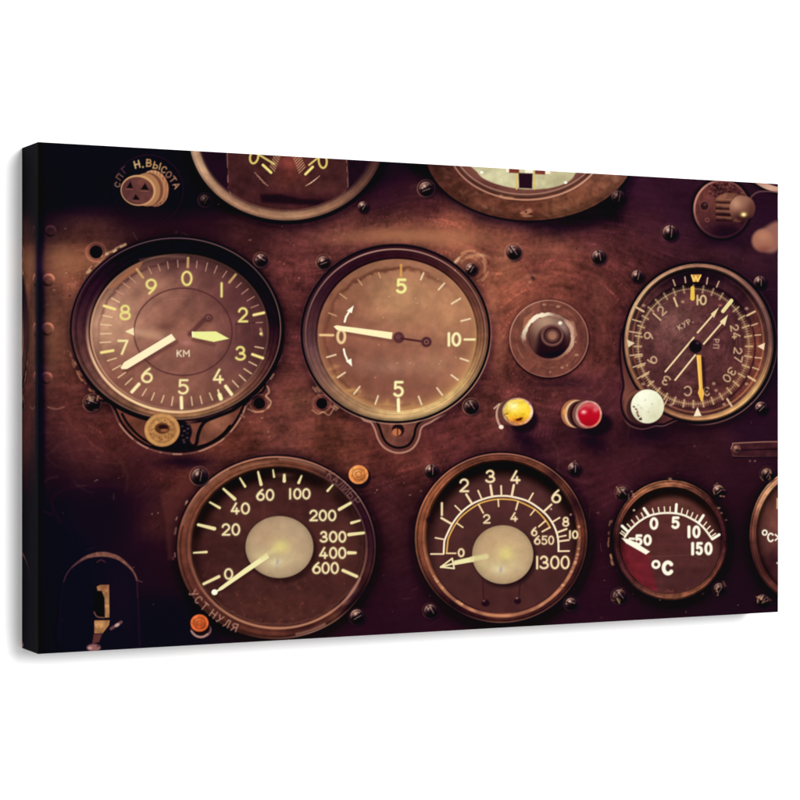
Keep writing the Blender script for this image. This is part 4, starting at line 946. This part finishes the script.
disc(707, 220, 2.4, 2.4, (140, 76, 70), 1.3, .7); disc(707, 220, 1.2, 1.2, (60, 26, 32), 1.3, .8)
k1 = end()
begin('grip', k1)
w = win(708, 188, 748, 226); paint(w, cov(poly_d(w, smooth([(714,201),(718,196.4),(724,193.6),(731,193),(742,197),(742,220),(732,221.4),(722,219.6),(715.6,215),(713.6,208)], 4, True)), 1.8), np.clip(mixs(w, (104, 62, 50), [(722,196,10,5,(140,92,72),.8),(722,216,14,6,(44,20,24),.9)])*tex(w, .3, 4, 3), 0, 255))
for y in (196.4, 202.6, 208.6, 214.6): stroke([(717,y+2.4),(731,y+3.2)], 1.8, (150, 98, 76), 1.8, .7)
for y in (199.8, 206, 212, 218): stroke([(716,y+2.4),(732,y+3)], 1.5, (26, 9, 16), 1.8, .85)
end()
begin('cap', k1)
w = win(726, 190, 762, 228); d = ell(w, 742, 208.2, 13, 12.6)
c = mixs(w, (122, 76, 62), [(736,203,8,8,(196,146,116),.9),(745,200,8,6,(150,104,86),.7),(744,218,13,6,(36,14,20),.9),(752,210,5,10,(80,42,40),.7)])
paint(w, cov(d+fbm(PX[w], PY[w], 4, 3, 2)*1.6, 1.8), np.clip(c, 0, 255)); blob(743.5, 214.6, 3.4, 2.6, (255, 214, 120), 1.); blob(743.5, 214.6, 1.8, 1.4, (255, 246, 196), 1.)
end()
begin('blurred_knob', 'root', 'out of focus rounded knob at the right edge')
poly(smooth([(756,236),(764,228),(779,222),(779,248),(766,252)], 4, True), (146, 96, 84), 6)
w = win(744, 224, 779, 258); d = ell(w, 762.6, 240.6, 11, 11.4)
paint(w, cov(d, 4.5), np.clip(mixs(w, (158, 102, 82), [(763,236,8,6,(186,126,100),.8),(764,250,10,4,(120,64,58),.7)]), 0, 255))
end()

# ---------------- push button with boot ----------------
b1 = begin('push_button', 'root', 'dark domed push button in a round scratched plate')
w = win(504, 294, 594, 384); d = ell(w, 548.8, 338.6, 39.6, 38.8); an = ang(w, 548.8, 338.6)
paint(w, cov(np.abs(d-.8)-1., 1.6)*per(an, [(90,.2),(180,.3),(225,.85),(270,.95),(320,.7),(0,.3)]), (22, 7, 18))
c = mixs(w, (110, 62, 52), [(530,318,20,16,(124,76,62),.7),(560,365,24,10,(120,68,56),.7),(585,340,8,26,(92,48,44),.6)])*(1+.34*2*fbm(*warp(PX[w], PY[w], 14, 8), 8, 4, 4))[..., None]
paint(w, cov(d, 1.3)*.92, np.clip(c, 0, 255))
paint(w, cov(np.abs(d+.6)-.5, 1.3)*per(an, [(90,.6),(130,.9),(180,.7),(220,.2),(270,.3),(0,.5),(60,.5)]), (214, 160, 136))
for x, y, rx, ry in ((576.5,355,2.6,1.4),(562,367.6,2,1.4),(544,304.6,2.4,1.2),(558,306.6,2.4,1.4),(567,365.4,1,1),(550,372,1.2,1),(575,342,1.6,1)): disc(x, y, rx*.8, ry*.8, (222, 176, 142), 2.2, .55)
for k in range(24):
    a0 = rnd.uniform(0, 360); r = rnd.uniform(26, 37); stroke(arcp(549, 338, r, r, a0, a0+rnd.uniform(5, 30), 5), .9, (190, 134, 108), 1.8, rnd.uniform(.08, .3))
b1 = end()
begin('nut', b1)
w = win(518, 308, 580, 366); d = ell(w, 548.2, 337, 24.4, 22.4); an = ang(w, 548.2, 337)
paint(w, cov(np.abs(d+fbm(PX[w], PY[w], 5, 4, 3)*3)-1.9, 1.6)*per(an, [(75,.4),(90,.9),(110,1),(150,1),(182,1),(192,.2),(215,.1),(250,.2),(285,.35),(310,.5),(335,.8),(0,.9),(30,.85),(50,.3)]), per(an, [(90,(246,226,196)),(150,(250,236,206)),(0,(224,196,164)),(300,(190,140,110)),(230,(90,50,44))]))
poly([(524,318),(530,314),(534,311),(531,318),(525,328),(522,330)], (176, 112, 80), 2.4, .7)
poly([(566,320),(574,322),(577,335),(573,340),(569,330)], (190, 140, 118), 2.4, .6)
end()
begin('dome', b1)
w = win(522, 310, 578, 366); d = ell(w, 549, 337.4, 21, 21.2)
c = mixs(w, (62, 32, 34), [(544,322,18,12,(186,148,122),.95),(538,333,8,14,(160,118,96),.6),(562,328,8,9,(178,146,132),.7),(552,352,22,9,(10,3,20),1.),(540,350,12,8,(30,12,22),.8),(533,346,4,10,(110,66,54),.7)])
paint(w, cov(d, 1.5), np.clip(c, 0, 255)); disc(560, 323, 2, 1.8, (255, 240, 214), 1.6, .95)
disc(551.4, 339, 14, 13.4, (36, 16, 22), 5, .85)
disc(552, 335.8, 11.4, 10.8, (92, 56, 52), 1.8); w = win(538, 322, 566, 350)
q = ell(w, 552.3, 335.4, 7.8, 7.4); paint(w, cov(np.abs(q)-.9, 1.5)*.85, (50, 22, 26)); paint(w, cov(np.abs(ell(w, 552, 335, 10.4, 9.8))-.6, 1.4)*.6, (140, 96, 86))
disc(552.3, 335.5, 5.4, 5.2, (146, 100, 82), 1.5); paint(w, cov(np.abs(ell(w, 552.3, 335.5, 5, 4.8))-.5, 1.3)*.6, (64, 32, 34)); disc(552.5, 336.5, 2.4, 2.2, (166, 112, 84), 2, .8)
end()

# ---------------- indicator lights ----------------
l1 = begin('indicator_light', 'root', 'yellow indicator lamp in a silver rim')
disc(523, 420, 15, 13, (14, 5, 18), 7, .85)
stroke(smooth([(510,401),(500,405),(496.6,413),(498,422),(502,428)]), 2.2, (206, 166, 142), 1.5, .9); stroke([(494,408.5),(499,404)], 1.6, (226, 190, 160), 1.4, .8); disc(501, 427, 2.4, 2, (252, 236, 210), 1.4)
disc(514, 412, 16, 14, (96, 58, 50), 2)
w = win(498, 392, 538, 430); d = ell(w, 517.6, 411.6, 15.4, 13.8); an = ang(w, 517.6, 411.6)
paint(w, cov(d, 1.5), np.clip(per(an, [(90,(196,150,128)),(40,(214,176,160)),(0,(230,200,180)),(320,(214,160,110)),(270,(214,140,80)),(220,(190,130,100)),(180,(206,176,120)),(130,(186,150,110))])*(1+.6*fbm(PX[w], PY[w], 3, 2, 3))[..., None], 0, 255))
l1 = end()
begin('lens', l1)
w = win(500, 394, 534, 428); d = ell(w, 517.4, 411, 13, 11.8)
paint(w, cov(d+fbm(PX[w], PY[w], 4, 2, 2)*2, 1.7), np.clip(mixs(w, (250, 200, 44), [(513,406,8,6,(255,250,180),.9),(524,407,6,6,(255,226,80),.8),(517,421,11,4,(214,112,40),.9),(508,415,4,6,(230,190,60),.6)])*(1+.25*fbm(PX[w], PY[w], 3, 4, 3))[..., None], 0, 255))
poly([(515,419.6),(520,417.6),(523,417.4),(521,420.4),(517,421)], (70, 30, 16), 1.3, .9); disc(506.6, 413.6, 1.2, .9, (130, 80, 30), 1.2, .8); disc(504.6, 414.6, .8, .8, (120, 70, 30), 1.2, .8)
end()
l2 = begin('indicator_light', 'root', 'red indicator lamp in a pale rim')
disc(596, 424, 16, 12, (14, 5, 18), 8, .85)
w = win(556, 394, 612, 434)
for x, y, rx, ry, c, s in ((574,413.5,13,14,(176,112,70),1.8),(577,414,12.6,13.8,(226,186,150),1.6),(579.4,414.4,12.4,13.6,(82,44,36),1.6),(582.6,415,13,14.2,(44,18,24),1.8),(585.6,414.6,13.4,14,(120,78,66),1.6)): disc(x, y, rx, ry, c, s)
d = ell(w, 588.6, 414.4, 13.2, 13.8); an = ang(w, 588.6, 414.4)
paint(w, cov(d, 1.5), np.clip(per(an, [(90,(206,150,136)),(0,(216,150,130)),(320,(206,120,90)),(270,(190,104,96)),(200,(214,160,150)),(140,(190,140,124))])*(1+.4*fbm(PX[w], PY[w], 3, 2, 3))[..., None], 0, 255))
disc(564.5, 412, 1.8, 3, (232, 160, 80), 1.6, .8)
l2 = end()
begin('lens', l2)
w = win(574, 400, 604, 430); d = ell(w, 588.8, 414.4, 10.9, 11.6)
paint(w, cov(d, 1.6), np.clip(mixs(w, (186, 14, 34), [(588,424,10,5,(150,8,26),.7),(589,406,9,3,(206,96,96),.7)]), 0, 255)); blob(583.6, 412, 3, 2.2, (255, 196, 190), .95); blob(595.4, 409.6, 3, 3, (226, 130, 130), .8); stroke(smooth([(580,409),(585,405),(593,405),(598,409)]), 1.6, (214, 130, 124), 2, .6)
end()

# ---------------- socket top left ----------------
s1 = begin('socket', 'root', 'round three pin socket with engraved lettering at the upper left')
w = win(108, 148, 188, 232); d = ell(w, 148, 190, 35, 35); an = ang(w, 148, 190)
paint(w, cov(np.abs(d)-.8, 2)*per(an, [(90,.55),(30,.5),(0,.4),(150,.4),(200,.1),(270,0)]), (58, 30, 40))
s1 = end()
begin('lettering', s1)
for c, x, y, r, wd, col, a, gw, gh in (('H',136.9,164.4,-14,1.6,(206,172,116),.95,4.4,6.6),('.',143.4,165.6,0,1.8,(206,172,116),.95,2,3),('B',148.8,163,2,1.5,(188,144,92),.95,4.2,6.4),('b',156.8,165.6,14,1.4,(196,150,96),.95,6.2,6.2),('C',163.9,169.8,28,1.4,(190,142,92),.9,4.6,6),('0',168.6,174.6,38,1.3,(166,118,86),.85,4.6,6),('T',172.8,179.6,52,1.3,(176,126,92),.85,4.6,5.6),('A',176.4,185.6,64,1.3,(186,134,98),.85,4.4,5.8),
    ('G',124.6,169.8,-38,1.2,(96,62,58),.8,4,5.6),('n',119.4,177,-52,1.3,(130,92,70),.8,4.2,5.4),('C',117.4,184.6,-66,1.4,(140,106,84),.85,4.2,5)):
    glyph_r(c, x, y, gw, gh, r, wd, col, a)
end()
begin('socket_body', s1)
w = win(116, 166, 174, 212)
d = ell(w, 154, 188.4, 14.4, 18.4, -10)
c = mixs(w, (150, 94, 66), [(150,174,14,5,(206,170,124),.9),(164,180,5,10,(176,110,78),.8),(152,203,12,5,(70,36,36),.8)])
X = PX[w]*.94+PY[w]*.1
c = c*(1+.22*np.sin(X*1.9)+.3*fbm(PX[w], PY[w], 3, 2, 3))[..., None]
paint(w, cov(d, 1.5), np.clip(c, 0, 255)); paint(w, cov(np.abs(d+1)-.7, 1.5)*.5, (190, 130, 96))
for x in (152, 149, 146): disc(x, 188.6+(152-x)*.2, 14, 16.6, (176, 122, 84) if x != 149 else (110, 64, 48), 1.5, .9, -10)
d = ell(w, 138, 190.4, 16.6, 14.4, 8)
paint(w, cov(d-1, 1.4), (206, 156, 104))
c = mixs(w, (98, 56, 52), [(130,196,10,8,(84,48,48),.7),(145,180,8,5,(122,74,62),.7),(125,185,6,10,(80,44,48),.7)])*(1+.3*fbm(PX[w], PY[w], 4, 2, 3))[..., None]
paint(w, cov(ell(w, 137.4, 190.8, 16, 13.8, 8), 1.6), np.clip(c, 0, 255))
end()
begin('pin_hole', s1); poly([(126.4,188),(130.4,181.4),(132.8,188.4)], (12, 4, 12), 1.6); stroke([(126,189),(133,189.4)], .8, (170, 110, 96), 1.3, .5); end()
begin('pin_hole', s1); poly([(140.6,189.4),(145,183.2),(148.4,190)], (12, 4, 12), 1.6); stroke([(140,190.8),(148,191.4)], .8, (170, 110, 96), 1.3, .5); end()
begin('pin_hole', s1); poly([(132.6,199.4),(135.4,194.4),(139.4,199.8)], (12, 4, 12), 1.6); stroke([(132,201),(139,201.4)], .8, (160, 100, 90), 1.3, .5); end()

# ---------------- toggle switch bottom left ----------------
t1 = begin('toggle_switch', 'root', 'toggle switch under a dark arch at the lower left')
w = win(58, 545, 145, 655)
q = poly_d(w, smooth([(64,582),(72,567),(84,558),(102,554),(120,558),(130,567),(137,580),(139,600),(139,652),(62,652),(61,600)], 4, True))
paint(w, cov(q, 2)*.8, mixs(w, (17, 7, 27), [(120,600,16,30,(25,12,30),.8),(80,590,14,30,(12,5,26),.7)]))
stroke([(138,600),(139.6,650)], 1.6, (44, 24, 36), 2, .7); stroke([(63,584),(60.5,600),(60,640)], 1.4, (26, 13, 34), 2, .7)
arch = smooth([(63.5,582),(66,575),(72,567),(83.7,558.4),(93,555.2),(102.4,554.2),(111,555.4),(119.7,558.8),(129,566.6),(134,573),(137,580)], 6)
w = win(58, 545, 145, 600)
dd = seg_d(w, arch); x = PX[w]
wd = 1.2+3.6*np.exp(-((x-104)/24)**2)
paint(w, cov(dd-wd/2, 1.4)*np.clip(.25+np.exp(-((x-110)/32)**2), 0, 1), np.clip(A3((128, 82, 70))*(1+.6*fbm(PX[w], PY[w], 3, 2, 3))[..., None], 0, 255))
stroke([(137,581),(137.6,598)], 1.4, (76, 42, 44), 1.8, .6); stroke([(136,580),(142,582)], 1.2, (110, 70, 66), 1.4, .6); stroke(smooth([(97,562),(101,560),(105,562)]), 1.4, (96, 58, 54), 1.6, .6)
stroke([(128,622),(133,640)], 10, (20, 8, 26), 8, .5)
t1 = end()
begin('lever', t1)
poly([(94,588),(97,584.6),(109,583.8),(110,618),(94,618)], (6, 2, 14), 2)
w = win(88, 580, 114, 640); tt = np.clip(tex(w, .35, 4, 2), .5, 1.6)
paint(w, cov(poly_d(w, [(96.4,586.6),(100,584.8),(109,584.6),(109.4,617.4),(104.8,617.6),(104.4,598),(101.6,591),(97.4,590.6)]), 1.4), np.clip(mixs(w, (152, 104, 68), [(105,587,5,4,(150,92,66),.8),(107,606,3,12,(196,146,96),.6)])*tt, 0, 255))
stroke(smooth([(94,612),(97,616.6),(104,617.6)]), 1.2, (150, 100, 80), 1.3, .8)
paint(w, cov(poly_d(w, [(94.2,620.4),(109.6,620.2),(108.9,625),(102.6,633.4),(94.2,633.4)]), 1.4), np.clip(mixs(w, (164, 114, 72), [(98,624,8,4,(206,150,96),.7)])*tt, 0, 255))
poly([(93.6,634),(102,634),(99,642),(92,644)], (110, 62, 54), 1.8, .8); disc(93.6, 647.6, 7, 3.6, (150, 100, 98), 2.4, .95); disc(90, 648, 2, 1.4, (206, 156, 150), 1.4, .8); disc(98, 646, 1.6, 1.2, (90, 50, 56), 1.4, .8)
end()
begin('latch', t1)
stroke([(111,628.6),(121,622)], 3, (116, 76, 74), 2, .9); disc(117, 625, 2.6, 1.6, (206, 170, 158), 1.8, .9, -30)
end()

if bpy is None:                            # plain preview of the drawing, no renderer
    np.save('/tmp/img.npy', IMG); np.save('/tmp/px.npy', np.stack([PX, PY])); sys.exit()

# ============================================================================
#                                 BUILD IN BLENDER
# ============================================================================
LUM = 1.80                                  # how brightly the canvas front is lit
BLACK = .0022                             # the white room's sheen on the inks
sc = bpy.context.scene
col = sc.collection
root = bpy.data.objects.new('canvas_print', None); col.objects.link(root)
root.empty_display_size = .05
root['label'] = 'stretched canvas print of an old brown cockpit instrument panel, hanging on the white wall'
root['category'] = 'canvas print'
W = WID*H; D = DEP*H

def lin(c):
    c = np.clip(c, 0, 255)/255.
    return np.where(c <= .04045, c/12.92, ((c+.055)/1.055)**2.4)
def ink_material(name, rough, spec, weave):
    m = bpy.data.materials.new(name); m.use_nodes = True
    nt = m.node_tree; N = nt.nodes; L = nt.links
    b = N['Principled BSDF']
    at = N.new('ShaderNodeAttribute'); at.attribute_name = 'ink'
    tc = N.new('ShaderNodeTexCoord')
    nz = N.new('ShaderNodeTexNoise'); nz.inputs['Scale'].default_value = 900; nz.inputs['Detail'].default_value = 3
    L.new(tc.outputs['Object'], nz.inputs['Vector'])
    mr = N.new('ShaderNodeMapRange'); mr.inputs['From Min'].default_value = .3; mr.inputs['From Max'].default_value = .7
    mr.inputs['To Min'].default_value = .96; mr.inputs['To Max'].default_value = 1.04
    L.new(nz.outputs['Fac'], mr.inputs['Value'])
    mx = N.new('ShaderNodeVectorMath'); mx.operation = 'SCALE'
    L.new(at.outputs['Vector'], mx.inputs[0]); L.new(mr.outputs['Result'], mx.inputs['Scale'])
    L.new(mx.outputs['Vector'], b.inputs['Base Color'])
    b.inputs['Roughness'].default_value = rough
    b.inputs['Specular IOR Level'].default_value = spec
    # woven canvas bump
    wa = N.new('ShaderNodeTexWave'); wa.bands_direction = 'X'; wa.inputs['Scale'].default_value = 620; wa.inputs['Distortion'].default_value = .6
    wb = N.new('ShaderNodeTexWave'); wb.bands_direction = 'Z'; wb.inputs['Scale'].default_value = 620; wb.inputs['Distortion'].default_value = .6
    L.new(tc.outputs['Object'], wa.inputs['Vector']); L.new(tc.outputs['Object'], wb.inputs['Vector'])
    ad = N.new('ShaderNodeMath'); ad.operation = 'ADD'
    L.new(wa.outputs['Fac'], ad.inputs[0]); L.new(wb.outputs['Fac'], ad.inputs[1])
    bp = N.new('ShaderNodeBump'); bp.inputs['Strength'].default_value = weave; bp.inputs['Distance'].default_value = .0001
    L.new(ad.outputs[0], bp.inputs['Height']); L.new(bp.outputs['Normal'], b.inputs['Normal'])
    return m
M_INK = ink_material('printed_ink', .85, .03, .14)

def grid_mesh(name, P, rgb, cells, mat):
    """P (h,w,3) points, rgb (h,w,3) 0..255, cells (h-1,w-1) bool"""
    h, w = P.shape[:2]
    j, i = np.nonzero(cells)
    a = j*w+i
    quads = np.stack([a, a+1, a+w+1, a+w], -1)[:, ::-1]
    used, inv = np.unique(quads, return_inverse=True)
    quads = inv.reshape(-1, 4)
    v = P.reshape(-1, 3)[used]; c = lin(rgb.reshape(-1, 3)[used])/LUM
    c = np.clip(c-BLACK, .0006, .92)
    me = bpy.data.meshes.new(name)
    me.vertices.add(len(v)); me.vertices.foreach_set('co', v.astype(f32).ravel())
    n = len(quads)
    me.loops.add(n*4); me.loops.foreach_set('vertex_index', quads.astype(np.int32).ravel())
    me.polygons.add(n); me.polygons.foreach_set('loop_start', np.arange(0, n*4, 4, dtype=np.int32))
    try: me.polygons.foreach_set('loop_total', np.full(n, 4, np.int32))
    except Exception: pass
    ca = me.color_attributes.new('ink', 'FLOAT_COLOR', 'POINT')
    ca.data.foreach_set('color', np.concatenate([c, np.ones((len(c), 1))], 1).astype(f32).ravel())
    me.materials.append(mat)
    me.update(calc_edges=True)
    return me
STEP = 0.00005
levels = {}
cnt = [0]
def place(p):
    j0, i0 = p.off; h, w = p.rgb.shape[:2]
    if p.name == 'panel_picture': lev = 0
    elif p.parent == 'root': lev = 1
    else: lev = p.parent.lev+1+len(p.parent.kids)
    p.lev = lev; p.kids = []
    if isinstance(p.parent, Part): p.parent.kids.append(p)
    jj = np.arange(j0, j0+h)/NV; ii = np.arange(i0, i0+w)/NU
    X = (ii-.5)*W; Z = (.5-jj)*H
    P = np.zeros((h, w, 3)); P[..., 0] = X[None]; P[..., 2] = Z[:, None]; P[..., 1] = -lev*STEP
    c = P.reshape(-1, 3).mean(0)
    me = grid_mesh(p.name, P-c, p.rgb, p.cells, M_INK)
    ob = bpy.data.objects.new(p.name, me); col.objects.link(ob)
    par = p.parent.ob if isinstance(p.parent, Part) else root
    ob.parent = par
    pc = getattr(p.parent, 'c', np.zeros(3)) if isinstance(p.parent, Part) else np.zeros(3)
    ob.location = tuple(c-pc); p.c = c; p.ob = ob
    if p.label: ob['label'] = p.label
# overlapping hardware needs its own level: lift later pieces a little more
for n, p in enumerate(PARTS): place(p)
# pieces at panel level that overlap each other (screws beside bezels): later ones sit higher
tops = [p for p in PARTS if p.parent == 'root']
for n, p in enumerate(tops):
    p.ob.location.y -= n*0.000004

# the picture wraps round the four sides of the stretcher (mirror wrap)
def side(name, which, n):
    fr = np.linspace(0, 1, n)
    if which in 'LR':
        cols = (fr*D/W*NU).astype(int); cols = cols if which == 'L' else NU-cols
        rgb = np.stack([IMG[:, c] for c in cols], 1)[::2]
        zz = (.5-np.arange(0, NV+1, 2)/NV)*H
        P = np.zeros(rgb.shape); P[..., 0] = (-W/2 if which == 'L' else W/2); P[..., 1] = fr[None]*D; P[..., 2] = zz[:, None]
        if which == 'L': P = P[:, ::-1]; rgb = rgb[:, ::-1]
    else:
        rows = (fr*D/H*NV).astype(int); rows = rows if which == 'T' else NV-rows
        rgb = np.stack([IMG[r] for r in rows], 0)[:, ::2]
        xx = (np.arange(0, NU+1, 2)/NU-.5)*W
        P = np.zeros(rgb.shape); P[..., 2] = (H/2 if which == 'T' else -H/2); P[..., 1] = fr[:, None]*D; P[..., 0] = xx[None]
        if which == 'T': P = P[::-1]; rgb = rgb[::-1]
    me = grid_mesh(name, P, rgb, np.ones((rgb.shape[0]-1, rgb.shape[1]-1), bool), M_INK)
    ob = bpy.data.objects.new(name, me); col.objects.link(ob); ob.parent = root
for wh in 'LRTB': side('wrapped_edge', wh, 90)
# wooden stretcher frame behind the cloth
def box(name, x0, x1, y0, y1, z0, z1, mat, parent=None):
    v = [(x, y, z) for x in (x0, x1) for y in (y0, y1) for z in (z0, z1)]
    fcs = [(0, 1, 3, 2), (4, 6, 7, 5), (0, 4, 5, 1), (2, 3, 7, 6), (0, 2, 6, 4), (1, 5, 7, 3)]
    me = bpy.data.meshes.new(name); me.from_pydata(v, [], fcs); me.materials.append(mat)
    ob = bpy.data.objects.new(name, me); col.objects.link(ob); ob.parent = parent
    return ob
wood = bpy.data.materials.new('pine_wood'); wood.use_nodes = True
nt = wood.node_tree; b = nt.nodes['Principled BSDF']; nz = nt.nodes.new('ShaderNodeTexNoise'); nz.inputs['Scale'].default_value = 40
rp = nt.nodes.new('ShaderNodeValToRGB'); rp.color_ramp.elements[0].color = (.42, .27, .14, 1); rp.color_ramp.elements[1].color = (.6, .43, .26, 1)
nt.links.new(nz.outputs['Fac'], rp.inputs[0]); nt.links.new(rp.outputs[0], b.inputs['Base Color']); b.inputs['Roughness'].default_value = .8
e = .0015; bw = .04
for x0, x1, z0, z1 in ((-W/2+e, -W/2+bw, -H/2+e, H/2-e), (W/2-bw, W/2-e, -H/2+e, H/2-e), (-W/2+bw+e, W/2-bw-e, H/2-bw, H/2-e), (-W/2+bw+e, W/2-bw-e, -H/2+e, -H/2+bw)):
    box('stretcher_bar', x0, x1, .002, D-.0005, z0, z1, wood, root)

# white wall behind
wm = bpy.data.materials.new('white_wall_paint'); wm.use_nodes = True
nt = wm.node_tree; b = nt.nodes['Principled BSDF']
nz = nt.nodes.new('ShaderNodeTexNoise'); nz.inputs['Scale'].default_value = 220
rp = nt.nodes.new('ShaderNodeValToRGB'); rp.color_ramp.elements[0].color = (.90, .90, .90, 1); rp.color_ramp.elements[1].color = (.93, .93, .93, 1)
nt.links.new(nz.outputs['Fac'], rp.inputs[0]); nt.links.new(rp.outputs[0], b.inputs['Base Color'])
b.inputs['Roughness'].default_value = .9; b.inputs['Specular IOR Level'].default_value = .1
GAP = .001
wall = box('wall', -4, 6, D+GAP, D+GAP+.1, -3, 3, wm)
wall['kind'] = 'structure'

# light: a big soft lamp up to the right and in front, plus the bright white studio round it
wd = bpy.data.worlds.new('World'); sc.world = wd; wd.use_nodes = True
bg = wd.node_tree.nodes['Background']; bg.inputs[0].default_value = (1, 1, 1, 1); bg.inputs[1].default_value = .72
from mathutils import Vector
def lamp(name, loc, size, power, tgt=(0, 0, 0)):
    l = bpy.data.lights.new(name, 'AREA'); l.shape = 'DISK'; l.size = size; l.energy = power
    o = bpy.data.objects.new(name, l); col.objects.link(o); o.location = loc
    o.rotation_euler = (Vector(tgt)-Vector(loc)).to_track_quat('-Z', 'Y').to_euler()
    return o
lamp('studio_softbox', (.75, -3.9, .95), 2.0, 205)

# camera
C = np.array([(X0+X1)/2, (Z0+Z1)/2]); dv = np.array([DX, DZ])/WID; nb = np.array([-dv[1], dv[0]])
cx, cy = -C.dot(dv)*H, -C.dot(nb)*H
cam = bpy.data.cameras.new('camera'); co = bpy.data.objects.new('camera', cam); col.objects.link(co)
co.location = (cx, cy, 0)
fw = Vector((dv[1], nb[1], 0))
co.rotation_euler = fw.to_track_quat('-Z', 'Y').to_euler()
cam.sensor_width = 36; cam.lens = FOC/800*36; cam.shift_y = -2/800.
cam.clip_start = .05; cam.clip_end = 60
sc.camera = co
sc.view_settings.view_transform = 'Standard'; sc.view_settings.look = 'None'
sc.view_settings.exposure = 0; sc.view_settings.gamma = 1
sc.render.engine = 'CYCLES'
